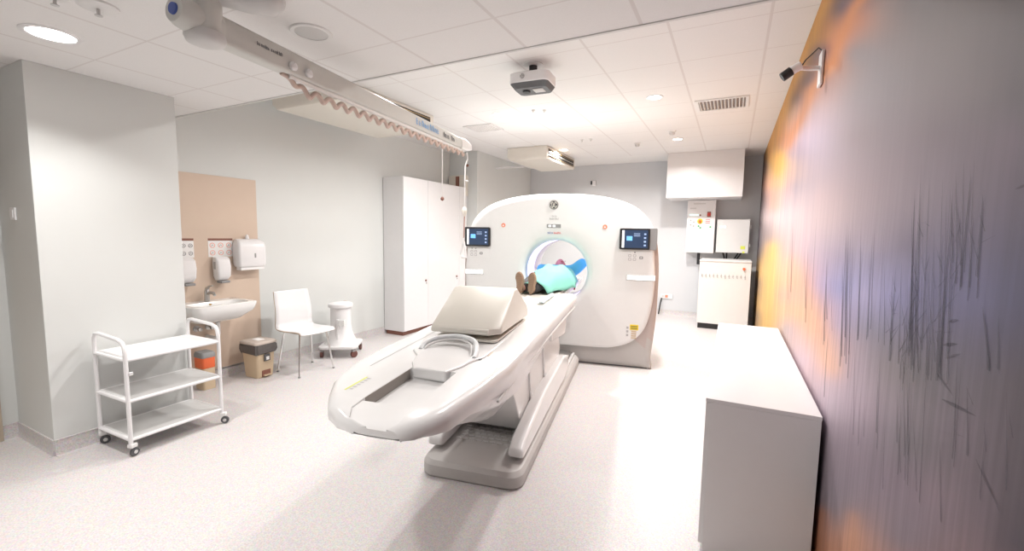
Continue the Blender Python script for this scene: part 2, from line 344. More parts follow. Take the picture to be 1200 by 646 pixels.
def build_mural():
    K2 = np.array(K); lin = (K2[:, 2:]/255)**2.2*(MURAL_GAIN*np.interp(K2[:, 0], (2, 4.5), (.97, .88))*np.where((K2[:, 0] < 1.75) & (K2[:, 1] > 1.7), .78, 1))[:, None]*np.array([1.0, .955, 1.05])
    s_ = 1/K2[:, 0]; t_ = (K2[:, 1]-CAMH)/K2[:, 0]
    P = np.stack([s_*.42, t_], 1)
    def phi(r): return np.sqrt(r*r+.00008)
    D = np.linalg.norm(P[:, None]-P[None], axis=2)
    n = len(P); A = np.zeros((n+1, n+1)); A[:n, :n] = phi(D)+np.eye(n)*-.002; A[:n, n] = 1; A[n, :n] = 1
    W = np.linalg.solve(A, np.vstack([lin, np.zeros((1, 3))]))
    ys = np.concatenate([np.linspace(YN, .5, 12)[:-1], 1/np.linspace(1/.5, 1/YB, 300)])
    zs = np.linspace(0, H2, 220)
    Y, Z = np.meshgrid(ys, zs, indexing='ij')
    yc = np.clip(Y, .75, 20).ravel(); zc = Z.ravel()
    tq = np.clip((zc-CAMH)/yc, -.75, .75)
    Q = np.stack([.42/yc, tq], 1); out = np.zeros((len(Q), 3))
    for i in range(0, len(Q), 5000):
        d = np.linalg.norm(Q[i:i+5000, None]-P[None], axis=2); out[i:i+5000] = phi(d)@W[:n]+W[n]
    for col, wd_, op, pl in STREAKS:
        d = np.full(len(Q), 9.0)
        for (ya, za), (yb, zb) in zip(pl, pl[1:]):
            a = np.array([.42/ya, (za-CAMH)/ya]); c = np.array([.42/yb, (zb-CAMH)/yb]); e = c-a
            t = np.clip(((Q-a)@e)/(e@e), 0, 1); d = np.minimum(d, np.linalg.norm(Q-(a+t[:, None]*e), axis=1))
        k = (op*np.exp(-(d/wd_)**2))[:, None]; out = out*(1-k)+(np.array(col)/255)**2.2*MURAL_GAIN*.95*k
    out = np.clip(out, .02, .95)
    me = bpy.data.meshes.new('mural'); ny, nz = len(ys), len(zs)
    idx = np.arange(ny*nz).reshape(ny, nz)
    F = np.stack([idx[:-1, :-1], idx[:-1, 1:], idx[1:, 1:], idx[1:, :-1]], -1).reshape(-1, 4)
    V = np.stack([np.full(ny*nz, XR), Y.ravel(), Z.ravel()], 1)
    me.from_pydata(V.tolist(), [], F.tolist())
    ca = me.color_attributes.new('print', 'FLOAT_COLOR', 'POINT')
    ca.data.foreach_set('color', np.concatenate([out, np.ones((len(out), 1))], 1).astype(np.float32).ravel())
    m, N, L, bs = nodes('mural_print'); bs.inputs['Roughness'].default_value = .6
    at = N.new('ShaderNodeVertexColor'); at.layer_name = 'print'
    tc = N.new('ShaderNodeTexCoord'); mp = N.new('ShaderNodeMapping'); mp.inputs['Scale'].default_value = (1, 26, 1.1)
    L.new(tc.outputs['Object'], mp.inputs['Vector'])
    nz_ = N.new('ShaderNodeTexNoise'); nz_.inputs['Scale'].default_value = 1.6; nz_.inputs['Detail'].default_value = 8; nz_.inputs['Roughness'].default_value = .65
    L.new(mp.outputs[0], nz_.inputs['Vector'])
    mr = N.new('ShaderNodeMapRange'); mr.inputs[1].default_value = .3; mr.inputs[2].default_value = .7; mr.inputs[3].default_value = .80; mr.inputs[4].default_value = 1.16; L.new(nz_.outputs['Fac'], mr.inputs[0])
    sp = N.new('ShaderNodeSeparateXYZ'); L.new(tc.outputs['Object'], sp.inputs[0])
    zr = N.new('ShaderNodeMapRange'); zr.inputs[1].default_value = 1.75; zr.inputs[2].default_value = 1.25; zr.inputs[3].default_value = .12; zr.inputs[4].default_value = .9; L.new(sp.outputs[2], zr.inputs[0])
    mx = N.new('ShaderNodeMix'); mx.data_type = 'RGBA'; mx.blend_type = 'MULTIPLY'
    L.new(zr.outputs[0], mx.inputs[0]); L.new(at.outputs['Color'], mx.inputs[6]); L.new(mr.outputs[0], mx.inputs[7])
    mp2 = N.new('ShaderNodeMapping'); mp2.inputs['Scale'].default_value = (1, 5.5, .75); L.new(tc.outputs['Object'], mp2.inputs['Vector'])
    n3 = N.new('ShaderNodeTexNoise'); n3.inputs['Scale'].default_value = 1.5; n3.inputs['Detail'].default_value = 7; n3.inputs['Roughness'].default_value = .7; n3.inputs['Distortion'].default_value = .6; L.new(mp2.outputs[0], n3.inputs['Vector'])
    m3 = N.new('ShaderNodeMapRange'); m3.inputs[1].default_value = .36; m3.inputs[2].default_value = .64; L.new(n3.outputs['Fac'], m3.inputs[0])
    yr = N.new('ShaderNodeMapRange'); yr.inputs[1].default_value = 2.3; yr.inputs[2].default_value = 4.5; yr.inputs[4].default_value = .6; L.new(sp.outputs[1], yr.inputs[0])
    mf = N.new('ShaderNodeMath'); mf.operation = 'MULTIPLY'; L.new(m3.outputs[0], mf.inputs[0]); L.new(yr.outputs[0], mf.inputs[1])
    m4 = N.new('ShaderNodeMix'); m4.data_type = 'RGBA'; L.new(mf.outputs[0], m4.inputs[0]); L.new(mx.outputs[2], m4.inputs[6])
    mg = N.new('ShaderNodeMix'); mg.data_type = 'RGBA'; mg.blend_type = 'MULTIPLY'; mg.inputs[0].default_value = 1; L.new(mx.outputs[2], mg.inputs[6]); mg.inputs[7].default_value = (.52, .56, .72, 1)
    L.new(mg.outputs[2], m4.inputs[7]); L.new(m4.outputs[2], bs.inputs['Base Color'])
    me.materials.append(m)
    o = bpy.data.objects.new('wall_right_mural', me); C.objects.link(o); o['kind'] = 'structure'
    # printed reeds: thin flat strokes on the same print
    rd = B(); rnd = random.Random(3)
    def stroke(y0, z0, y1, z1, w, bend=0):
        n = 7; L_, R_ = [], []
        for i in range(n):
            t = i/(n-1); y = y0+(y1-y0)*t+bend*math.sin(t*math.pi/2)*t; z = z0+(z1-z0)*t; ww = w*(1-t)**.6+.0004
            L_.append((XR-.0012, y-ww/2, z)); R_.append((XR-.0012, y+ww/2, z))
        k = n
        rd.add(L_+R_, [(i, i+1, k+i+1, k+i) for i in range(n-1)])
    def cluster(y1, z1, y0, z0, spread, cnt, wd_=1.6, leaves=0):   # tip (y1, z1), root (y0, z0)
        for _ in range(cnt):
            yy = y0+rnd.gauss(0, spread)*.005*y0*y0; zt_ = z1-abs(rnd.gauss(0, (z1-z0)*.25)); zb_ = z0+rnd.uniform(-.03, .04)*y0
            d = (yy*yy+.15)/200
            stroke(yy, zb_, yy+(y1-y0)*.5+rnd.gauss(0, .008*y0), zt_, wd_*d*.62*rnd.uniform(.4, 1.1), rnd.gauss(0, .01*y0))
            for q in range(leaves):
                f = rnd.uniform(.1, .85); zz = zb_+(zt_-zb_)*f; s = rnd.choice((-1, 1))
                stroke(yy, zz, yy+s*rnd.uniform(.01, .045)*y0, zz+rnd.uniform(-.01, .05)*y0, wd_*d*.4, 0)
    for c_ in ((1.426, 1.682, 1.29, 1.19, 3, 12, 1.7, 1), (1.261, 1.619, 1.156, 1.207, 4, 9, 1.4, 1), (1.166, 1.645, 1.108, 1.403, 3, 8, 1.8, 0), (1.098, 1.568, 1.06, 1.407, 2, 4, 1.4, 1),
               (1.506, 1.436, 1.422, 1.153, 7, 10, 1.3, 3), (1.313, 1.521, 1.225, 1.188, 9, 9, 1.1, 2), (2.148, 1.599, 1.937, 1.046, 3, 7, 1.6, 0), (1.865, 1.554, 1.728, 1.155, 3, 5, 1.5, 0),
               (3.177, 1.635, 2.848, 1.01, 2, 3, 1.3, 0), (2.428, 1.442, 2.255, 1.042, 5, 6, 1.2, 0), (1.683, 1.559, 1.565, 1.19, 4, 2, 1.2, 0), (4.242, 1.619, 3.842, 1.029, 2, 2, 1.2, 0),
               (1.027, 1.417, .981, 1.272, .5, 1, 3, 0), (.961, 1.388, .955, 1.251, .5, 1, 2.5, 0), (1.331, 1.199, 1.257, .938, 14, 12, 1.3, 0), (1.787, 1.142, 1.679, .834, 12, 6, 1.0, 0), (1.034, 1.258, .991, 1.075, 12, 5, 1.4, 1)):
        cluster(*c_)
    for y0, z0, y1, z1, w_ in ((1.133, 1.165, 1.0, 1.18, 2.6), (1.168, 1.207, 1.09, 1.187, 2.2), (.985, 1.11, .90, 1.065, 2.6), (1.155, 1.27, 1.095, 1.285, 2.6), (1.14, 1.32, 1.10, 1.33, 2.2), (1.13, 1.25, 1.08, 1.27, 2.2), (.965, 1.56, .93, 1.565, 1.6)):
        n = 6; top = []; bo = []
        for i in range(n):
            t = i/(n-1); y = y0+(y1-y0)*t; z = z0+(z1-z0)*t; ww = w_*.0014*math.sin(math.pi*(.08+.9*t))
            top.append((XR-.0014, y, z+ww)); bo.append((XR-.0014, y, z-ww))
        rd.add(top+bo, [(i, i+1, n+i+1, n+i) for i in range(n-1)])
    mm = mat('reed_ink', (.055, .055, .075), .7, alpha=.36)
    p = rd.build('printed_reeds', mm, o, smooth=False, recalc=False); p['kind'] = 'stuff'
build_mural()

# ---------------------------------------------------------------- ceiling fittings
def downlight(name, x, y, z, label, r=.085, group='round ceiling downlights'):
    t = thing(name, (x, y, z), 0, label, 'ceiling light', group); F = frame((x, y, z))
    B(F).lathe([(r*.86, .0), (r*.9, -.006), (r, -.008), (r*1.12, -.004), (r*1.14, .001), (r*.86, .001)], cap=False).build('trim_ring', 'white', t)
    B(F).lathe([(.001, -.003), (r*.85, -.003), (r*.85, .001), (.001, .001)], cap=False).build('diffuser', 'lamp', t)
    la = bpy.data.lights.new('lamp', 'AREA'); la.shape = 'DISK'; la.size = r*1.6; la.energy = LAMP_LOW if z < 2.6 else (LAMP_STEP if y < 3 else LAMP_HIGH); la.color = (1, .975, .95); la.spread = R(SPREAD_LOW if z < 2.6 else SPREAD_HIGH)
    lo = bpy.data.objects.new('lamp', la); C.objects.link(lo); lo.parent = t; lo.location = (0, 0, -.012)
    return t
downlight('ceiling_downlight', -3.2, 1.014, H1, 'large round lit downlight in the low ceiling above the three-tier trolley', .105)
downlight('ceiling_downlight', -2.54, 4.61, H2, 'faint round downlight in the high ceiling between the projector unit and the rear air conditioner', .07)
downlight('ceiling_downlight', -.786, 4.69, H2, 'bright downlight in the high ceiling left of the larger slatted vent', .075)
downlight('ceiling_downlight', -.788, 6.77, H2, 'bright downlight above the white boxed duct at the back wall', .07)
downlight('ceiling_downlight', -2.56, 6.9, H2, 'bright downlight just right of the louvre of the rear air conditioner', .07)
downlight('ceiling_downlight', -2.54, 2.98, H2, 'added unseen left downlight of the high ceiling just past the step', .075)  # added lamp, hidden by the step, to brighten table and floor
downlight('ceiling_downlight', -.79, 2.98, H2, 'added unseen right downlight of the high ceiling just past the step', .075)  # its added twin on the right, hidden the same way
for x, y, l in ((-1.5, .2, 'added unseen downlight of the low ceiling above the view, over the foot of the patient table'), (-3.2, -1.2, 'added unseen left downlight of the low ceiling behind the viewpoint'),
                (-1.4, -1.2, 'added unseen middle downlight of the low ceiling behind the viewpoint')):
    downlight('ceiling_downlight', x, y, H1, l, .105)  # added lamps out of view that help light the room

def vent(x, y, w, d, label, nsl, name='ceiling_vent', rot=0):
    t = thing(name, (x, y, H2), rot, label, 'ceiling vent'); F = frame((x, y, H2), rot)
    b = B(F); th = .03
    b.box(-w/2, w/2, -d/2, -d/2+th, -.012, 0); b.box(-w/2, w/2, d/2-th, d/2, -.012, 0)
    b.box(-w/2, -w/2+th, -d/2+th, d/2-th, -.012, 0); b.box(w/2-th, w/2, -d/2+th, d/2-th, -.012, 0)
    b.build('frame', 'greywhite', t, bevel=.002)
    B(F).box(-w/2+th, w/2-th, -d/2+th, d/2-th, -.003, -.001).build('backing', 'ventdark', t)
    for i in range(nsl):
        xx = -w/2+th+(w-2*th)*(i+.5)/nsl
        B(F).box(-.004, .004, -d/2+th, d/2-th, -.014, -.001, T=frame((xx, 0, 0))@Matrix.Rotation(R(28), 4, 'Y')).build('slat', 'greywhite', t)
vent(-.18, 5.19, .50, .42, 'white slatted ceiling vent near the mural wall, the larger of two', 13)
vent(-3.03, 5.1, .42, .36, 'small slatted ceiling vent behind the end of the ceiling arm', 11)

def sensor(x, y, z, label, kind, r=.035, cat='ceiling sensor', group=None, name='ceiling_sensor'):
    t = thing(name, (x, y, z), 0, label, cat, group); F = frame((x, y, z))
    B(F).lathe([(.001, 0), (r, 0), (r, -.008), (r*.75, -.016), (.001, -.016)], cap=False, n=24).build('mounting_plate', 'greywhite', t)
    if kind == 'smoke':
        B(F).lathe([(r*.7, -.016), (r*.72, -.035), (r*.5, -.05), (.001, -.052)], cap=False, n=24).build('dome', 'lightgrey', t)
    else:
        k = min(1, r/.05)*.8
        b = B(F); b.cyl((0, 0, -.016), (0, 0, -.016-.029*k), .008*k, n=12); b.box(-.014*k, .014*k, -.003*k, .003*k, -.016-.034*k, -.016-.004*k); b.lathe([(.001, -.016-.032*k), (.018*k, -.016-.032*k), (.018*k, -.016-.036*k), (.001, -.016-.036*k)], cap=False, n=16)
        b.build('sprinkler_nozzle', 'steel', t)
    return t
sensor(-2.6, .985, H1, 'chrome sprinkler with round plate in the low ceiling beside the large downlight', 's', .075, 'sprinkler', name='sprinkler_head')
sensor(-2.655, .86, H1, 'chrome sprinkler cut by the top edge of the view', 's', .05, 'sprinkler', name='sprinkler_head')
sensor(-2.09, 4.61, H2, 'left of two tiny sprinklers in the ceiling behind the projector unit', 's', .02, 'sprinkler', name='sprinkler_head')
sensor(-1.978, 4.664, H2, 'right of two tiny sprinklers in the ceiling behind the projector unit', 's', .02, 'sprinkler', name='sprinkler_head')
sensor(-2.06, 6.30, H2, 'left of two tiny sprinklers in the ceiling right of the rear air conditioner', 's', .025, 'sprinkler', name='sprinkler_head')
sensor(-1.93, 6.30, H2, 'right of two tiny sprinklers in the ceiling right of the rear air conditioner', 's', .025, 'sprinkler', name='sprinkler_head')
sensor(-1.367, 6.85, H2, 'small round smoke detector in the ceiling left of the boxed duct', 'smoke', .05, 'smoke detector', name='smoke_detector')
sensor(-.80, 6.25, H2, 'flat pale disc in the ceiling just in front of the downlight by the boxed duct', 'smoke', .05, 'smoke detector', name='smoke_detector')
# round loudspeaker grille
F = frame((-1.943, 1.574, H1)); t = thing('ceiling_speaker', (-1.943, 1.574, H1), 0, 'round grey loudspeaker grille in the low ceiling beside the ceiling arm', 'speaker')
B(F).lathe([(.078, 0), (.078, -.006), (.095, -.008), (.1, -.003), (.1, 0)], cap=False, n=40).build('rim', 'greywhite', t)
B(F).lathe([(.001, -.005), (.05, -.0055), (.079, -.004), (.079, 0), (.001, 0)], cap=False, n=40).build('grille', 'lightgrey', t)

# air conditioners
def aircon(x0, x1, y0, y1, z0, label):
    t = thing('air_conditioner', ((x0+x1)/2, (y0+y1)/2, z0), 0, label, 'air conditioner')
    zt = H2-.001; c = .05
    B().loft([[(x0+c, y0+.02, z0), (x1-.02, y0+.02, z0), (x1-.02, y1-.02, z0), (x0+c, y1-.02, z0)], [(x0, y0, z0+c), (x1, y0, z0+.03), (x1, y1, z0+.03), (x0, y1, z0+c)], [(x0, y0, zt), (x1, y0, zt), (x1, y1, zt), (x0, y1, zt)]]).build('housing', 'acbeige', t, bevel=.008)
    h = zt-z0
    B().box(x1-.01, x1+.004, y0+.07, y1-.07, z0+.045, zt-.035).build('louvre_opening', 'black', t)
    for k in range(3):
        B().box(-.012, .022, y0+.08, y1-.08, -.003, .003, T=frame((x1-.003, 0, z0+.06+k*(h-.10)/2.2))@Matrix.Rotation(R(25), 4, 'Y')).build('vane', 'gold' if k != 1 else 'acbeige', t)
    return t
aircon(-4.22, -3.29, 2.93, 4.36, 2.69, 'large beige ceiling air conditioner behind the ceiling arm, nearest to the left wall')
aircon(-3.38, -2.68, 6.45, 7.80, 2.685, 'smaller beige ceiling air conditioner above the scanner near the back wall')
tag(B().box(-3.9, -3.35, 7.0, 7.05, 2.66, 2.685).build('condensate_pipe_cover', 'white', bevel=.004), 'thin white pipe cover running from the rear air conditioner to the side wall', 'pipe cover')

# ceiling-hung positioning camera unit (the projector-like box)
T0 = frame((-1.56, 3.42, H2), R(4)); t = thing('ceiling_camera_unit', (-1.56, 3.42, H2), R(4), 'white ceiling-hung positioning camera box with dark underside on a short black post', 'camera')
B(T0).lathe([(.001, 0), (.085, 0), (.085, -.006), (.05, -.010), (.001, -.010)], cap=False).build('ceiling_plate', 'greywhite', t)
B(T0).cyl((0, 0, -.008), (0, 0, -.092), .034, n=24).build('post', 'black', t)
b = B(T0); sh = [rrect(-.17+i, .17-i, -.13+i, .13-i, .05) for i in (.012, 0, 0, .006)]
zz = [-.086, -.093, -.165, -.170]
b.loft([[(p[0], p[1], z) for p in s] for s, z in zip(sh, zz)]); b.build('housing', 'white', t)
b = B(T0); b.loft([[(p[0], p[1], -.1701) for p in rrect(-.165, .165, -.125, .125, .045)], [(p[0], p[1]+.012, -.205) for p in rrect(-.14, .14, -.09, .10, .04)]]); b.build('dark_underside', 'dark', t)
B(T0).lathe([(.001, 0), (.035, 0), (.03, -.012), (.001, -.012)], (-.055, 0, -.205), cap=False).build('lens', 'glass', t)
B(T0).box(.01, .1, -.04, .05, -.211, -.205).build('sensor_window', 'lightgrey', t, bevel=.003)
def ge_logo(name, c, r, F, parent, disc, line):
    """round monogram badge facing -y"""
    d = B(F); n = 40
    d.loft([[(c[0]+r*math.cos(2*math.pi*k/n), c[1], c[2]+r*math.sin(2*math.pi*k/n)) for k in range(n)], [(c[0]+r*math.cos(2*math.pi*k/n), c[1]-.004, c[2]+r*math.sin(2*math.pi*k/n)) for k in range(n)]])
    o = d.build(name, disc, parent)
    g = B(F); y = c[1]-.005
    def st(pts, w): g.tube([(c[0]+p[0]*r, y, c[2]+p[1]*r) for p in catmull([(q[0], q[1], 0) for q in pts], 5)], w*r, 6)
    g.loft([[(c[0]+rr*r*math.cos(2*math.pi*k/n), yy, c[2]+rr*r*math.sin(2*math.pi*k/n)) for k in range(n)] for rr, yy in ((.84, y), (.84, y-.002), (.9, y-.002), (.9, y))], cap=False, loop=True)
    for k in range(4):      # the four commas of the rim
        a0 = k*90+20
        st([(.70*math.cos(R(a0+q*14)), .70*math.sin(R(a0+q*14))) for q in range(5)], .05)
    # script G
    st([(-.05, .30), (-.16, .48), (-.36, .42), (-.45, .15), (-.38, -.2), (-.2, -.36), (-.05, -.15), (-.02, .12), (-.18, .1), (-.02, .12), (-.05, -.25), (-.2, -.52), (-.38, -.48)], .055)
    # script E
    st([(.40, .30), (.30, .46), (.12, .38), (.14, .12), (.28, .05), (.12, 0), (.06, -.25), (.2, -.45), (.42, -.36), (.5, -.15)], .055)
    g.build('monogram', line, o)
    return o
ge_logo('round_logo_badge', (-.045, -.1305, -.125), .019, T0, t, 'midgrey', 'white')

# ---------------------------------------------------------------- CT frame
TH = R(10.8)
cx, cy = -.9*math.cos(TH), -.9*math.sin(TH)
CT = frame((cx, cy, 0), TH)                       # local y = depth along the table axis
GY = 4.93
g0 = CT@Vector((0, GY+.45, 0)); gantry = thing('ct_scanner_gantry', g0, TH, 'large white CT scanner ring with a round lit bore and two small screens', 'CT scanner')
FG = CT@Matrix.Translation((0, GY, 0))            # origin at the front plane
BZ = 1.06; BR = .36
def dense(half):
    """half outline (x>=0) from top to bottom -> closed dense loop of (x,z)"""
    pts = [Vector((p[0], p[1], 0)) for p in half]
    q = catmull(pts, 10); right = [(p.x, p.y) for p in q]; left = [(-x, z) for x, z in reversed(right)]
    return right+left[1:]
def polar(loop, n=144):
    out = []; m = len(loop)
    for k in range(n):
        a = math.pi/2-2*math.pi*(k+.5)/n; dx, dz = math.cos(a), math.sin(a); best = None
        for i in range(m):
            x0, z0 = loop[i]; x1, z1 = loop[(i+1) % m]; z0 -= BZ; z1 -= BZ
            ex, ez = x1-x0, z1-z0; det = dx*ez-dz*ex
            if abs(det) < 1e-12: continue
            t = (x0*ez-z0*ex)/det; u = (x0*dz-z0*dx)/det
            if t > 0 and -1e-6 <= u <= 1+1e-6 and (best is None or t > best): best = t
        out.append((a, best if best else out[-1][1]))
    return out
O_body = polar(dense([(0, 1.955), (.3, 1.945), (.6, 1.90), (.85, 1.81), (1.02, 1.655), (1.10, 1.45), (1.135, 1.2), (1.14, .9), (1.13, .55), (1.10, .2), (1.08, .012), (1.07, .01), (.5, .01), (0, .01)]))
O_front = polar(dense([(0, 1.92), (.3, 1.91), (.58, 1.865), (.82, 1.78), (.98, 1.63), (1.06, 1.43), (1.09, 1.2), (1.10, .95), (1.075, .68), (1.01, .46), (.88, .31), (.70, .235), (.5, .215), (0, .21)]))
def ring(O, f, y, r=None):
    """f: scale of outline about the bore centre; r: constant radius instead"""
    return [((r if r is not None else d*f)*math.cos(a), y, BZ+(r if r is not None else d*f)*math.sin(a)) for a, d in O]
def mixring(O, t, y, r): return [((r*(1-t)+d*t)*math.cos(a), y, BZ+(r*(1-t)+d*t)*math.sin(a)) for a, d in O]
# front panel
b = B(FG)
rings = [ring(O_front, 0, .14, BR), ring(O_front, 0, .07, BR+.003), ring(O_front, 0, .035, BR+.014), ring(O_front, 0, .012, BR+.04), ring(O_front, 0, .002, BR+.085)]
rings += [mixring(O_front, t, 0, BR+.085) for t in (.25, .5, .75, .93)]
rings += [ring(O_front, .992, .002), ring(O_front, 1.0, .012), ring(O_front, 1.002, .05), ring(O_front, .95, .055)]
b.loft(rings, cap=False); front = b.build('front_cover', 'gantry', gantry, angle=60)
# body shell: white above, taupe at the sides, grey low down
def shell(name, m, cond):
    b = B(FG); prof = [(.70, .052), (.94, .052), (.985, .056), (1.0, .075), (1.004, .2), (1.0, .5), (.985, .72), (.94, .86), (.86, .93), (.7, .94)]
    rr = [ring(O_body, f, y) for f, y in prof]
    rr += [mixring(O_body, .3, .94, BR+.05), ring(O_body, 0, .93, BR+.06), ring(O_body, 0, .88, BR)]
    rr = [[(p[0], p[1], max(p[2], .01)) for p in r] for r in rr]
    n = len(rr[0]); vs = [p for r in rr for p in r]; fs = []
    for k in range(len(rr)-1):
        for i in range(n):
            f = (k*n+i, k*n+(i+1) % n, (k+1)*n+(i+1) % n, (k+1)*n+i)
            c = [sum(vs[j][q] for j in f)/4 for q in range(3)]
            if cond(c): fs.append(f)
    b.add(vs, fs); o = b.build(name, m, gantry, angle=60)
    bm = bmesh.new(); bm.from_mesh(o.data); bmesh.ops.delete(bm, geom=[v for v in bm.verts if not v.link_faces], context='VERTS'); bm.to_mesh(o.data); bm.free()
    return o
shell('body_cover', 'gantry', lambda c: c[2] > 1.5 or c[1] > .45 and c[2] > .35)
shell('side_trim', 'taupe', lambda c: .35 < c[2] <= 1.5 and c[1] <= .45 and c[0] > 0); shell('side_trim', 'taupe', lambda c: .35 < c[2] <= 1.5 and c[1] <= .45 and c[0] < 0)
shell('base_plinth', 'base', lambda c: c[2] <= .35 )
B(FG).box(-1.06, 1.06, .07, .85, .0, .014).build('foot', 'dark', gantry)
# bore lining and lit ring
b = B(FG); n = 96
def circ(r, y): return [(r*math.cos(2*math.pi*k/n), y, BZ+r*math.sin(2*math.pi*k/n)) for k in range(n)]
b.loft([circ(BR, .505), circ(BR-.001, .6), circ(BR-.001, .7), circ(BR, .885), circ(BR+.02, .885), circ(BR+.02, .505)], cap=False, loop=True); b.build('bore_lining', 'tunnel', gantry)
b = B(FG); b.loft([circ(BR, .145), circ(BR, .50), circ(BR+.02, .50), circ(BR+.02, .145)], cap=False, loop=True); b.build('bore_light_ring', 'glow', gantry)
# badge, plate and small markings on the cover
ge_logo('round_logo_badge', (-.03, -.001, 1.822), .052, FG, gantry, 'ink', M['cream'])
RX = (CT.to_3x3()@Matrix.Rotation(R(90), 3, 'X'))
def gl(x, z, y=-.002): return FG@Vector((x, y, z))
marks('faint_lettering', FG, -.075, .035, 1.655, 1.68, -.0005, 10, 'inkgrey', gantry, 2); marks('faint_lettering', FG, -.05, .01, 1.69, 1.705, -.0005, 6, 'inkgrey', gantry, 3)
o = B(FG).box(-.105, .057, -.004, 0, 1.562, 1.604).build('indicator_plate', 'midgrey', gantry, bevel=.001)
B(FG).box(-.085, -.055, -.006, -.004, 1.572, 1.594).build('indicator_window', 'screenwhite', o); B(FG).box(-.035, -.005, -.006, -.004, 1.572, 1.594).build('indicator_window', 'screenwhite', o)
marks('blue_lettering', FG, -.095, -.03, 1.494, 1.518, -.0005, 5, 'blue', gantry, 4); marks('red_lettering', FG, -.024, .06, 1.494, 1.518, -.0005, 6, 'inkred', gantry, 5)
for x, z in ((-.627, 1.587), (.55, 1.579)):
    b = B(FG); b.lathe([(.001, 0), (.025, 0), (.025, -.003), (.001, -.003)], cap=False, n=24, T=Matrix.Translation((x, 0, z))@Matrix.Rotation(R(-90), 4, 'X'))
    o = b.build('warning_sticker', 'sticker', gantry)
    b = B(FG); b.add([(x-.012, -.0045, z-.011), (x+.012, -.0045, z-.011), (x, -.0045, z+.012)], [(0, 1, 2)]); b.build('warning_symbol', 'paper', o, smooth=False)
# tablets on dark wedges
def tablet(x0, x1, z0, z1, side):
    # side +1: wraps to the right edge
    xe = 1.105 if side > 0 else -1.115
    xs = (min(x0, xe), max(x1, xe))
    b = B(FG); b.prism(rrect(xs[0]+(.0 if side < 0 else .02), xs[1]-(.02 if side < 0 else .0), z0-.012, z1+.012, .012), -.012, .11, 'y'); w_ = b.build('screen_bracket', 'midgrey', gantry, bevel=.004)
    tb = B(FG); tb.prism(rrect(x0, x1, z0-.008, z1+.008, .015), -.032, -.008, 'y'); tb = tb.build('touch_screen', 'black', gantry, bevel=.003)
    B(FG).box(x0+.025, x1-.022, -.034, -.032, z0+.01, z1-.012).build('display', 'screen', tb)
    B(FG).box(x0+.027, x0+.05, -.0355, -.034, z0+.012, z1-.014).build('white_strip', 'screenwhite', tb)
    B(FG).box(x0+.075, x0+.135, -.0355, -.034, (z0+z1)/2-.018, (z0+z1)/2+.03).build('blue_tile', 'screenblue', tb)
    for k in range(4): B(FG).box(x1-.062, x1-.040, -.0355, -.034, z0+.03+k*.04, z0+.048+k*.04).build('screen_icon', 'screendim', tb)
    for k in range(3): B(FG).box(x0+.15, x0+.215, -.0355, -.034, z1-.05-k*.014, z1-.045-k*.014).build('screen_text_line', 'screendim', tb)
tablet(.712, 1.03, 1.345, 1.558, 1)
tablet(-1.10, -.783, 1.342, 1.552, -1)
# button fields, light bars, labels
for s in (1, -1):
    xc = .90 if s > 0 else -.95
    o = B(FG).prism([(xc-.13, 1.325), (xc+.16, 1.325), (xc+.16, 1.20), (xc-.09, 1.195), (xc-.12, 1.22)], -.003, .001, 'y').build('button_field', 'gantry', gantry, bevel=.001)
    for i, j in ((0, 0), (1, 0)):
        b = B(FG).lathe([(.001, -.003), (.009, -.003), (.009, 0), (.001, 0)], cap=False, n=12, T=Matrix.Translation((xc-.07+i*.05, -.003, 1.305))@Matrix.Rotation(R(90), 4, 'X')); b.build('indicator', 'ink', o)
    for i in range(2):
        for j in range(2):
            b = B(FG); q = rrect(xc-.088+i*.05, xc-.056+i*.05, 1.215+j*.04, 1.243+j*.04, .006, 3)
            r_ = rrect(xc-.083+i*.05, xc-.061+i*.05, 1.22+j*.04, 1.238+j*.04, .004, 3)
            b.loft([[(p[0], -.0035, p[1]) for p in q], [(p[0], -.0035, p[1]) for p in r_]], cap=False); b.build('button', 'inkgrey', o, smooth=False)
    b = B(FG)
    q = rrect(xc+.03, xc+.065, 1.235, 1.262, .004, 3); r_ = rrect(xc+.037, xc+.058, 1.241, 1.256, .003, 3)
    b.loft([[(p[0], -.0035, p[1]) for p in q], [(p[0], -.0035, p[1]) for p in r_]], cap=False); b.build('button', 'ink', o, smooth=False)
    x0, x1 = (.81, 1.10) if s > 0 else (-1.10, -.877)
    z0, z1 = (1.006, 1.05) if s > 0 else (1.0, 1.046)
    B(FG).box(x0-.012, x1+.004, -.006, .03, z0-.01, z1+.01).build('light_bar_surround', 'lightgrey', gantry, bevel=.003)
    B(FG).box(x0, x1, -.012, -.004, z0, z1).build('light_bar', 'led', gantry, bevel=.003)
b = B(FG); b.box(.86, .95, -.003, 0, .445, .505); o = b.build('yellow_label', 'yellow', gantry)
b = B(FG)
for k in range(3): b.box(.87, .94, -.0042, -.003, .457+k*.015, .462+k*.015)
b.build('label_text', 'ink', o)
b = B(FG)
for j in range(3): b.box(.822, .845, -.003, 0, .455-j*.042, .48-j*.042)
b.build('symbol_label', 'inkgrey', gantry)
b = B(FG)
for j in range(4): b.box(.875, .93, -.003, 0, .42-j*.024, .435-j*.024)
b.build('small_label', M['bin'], gantry)

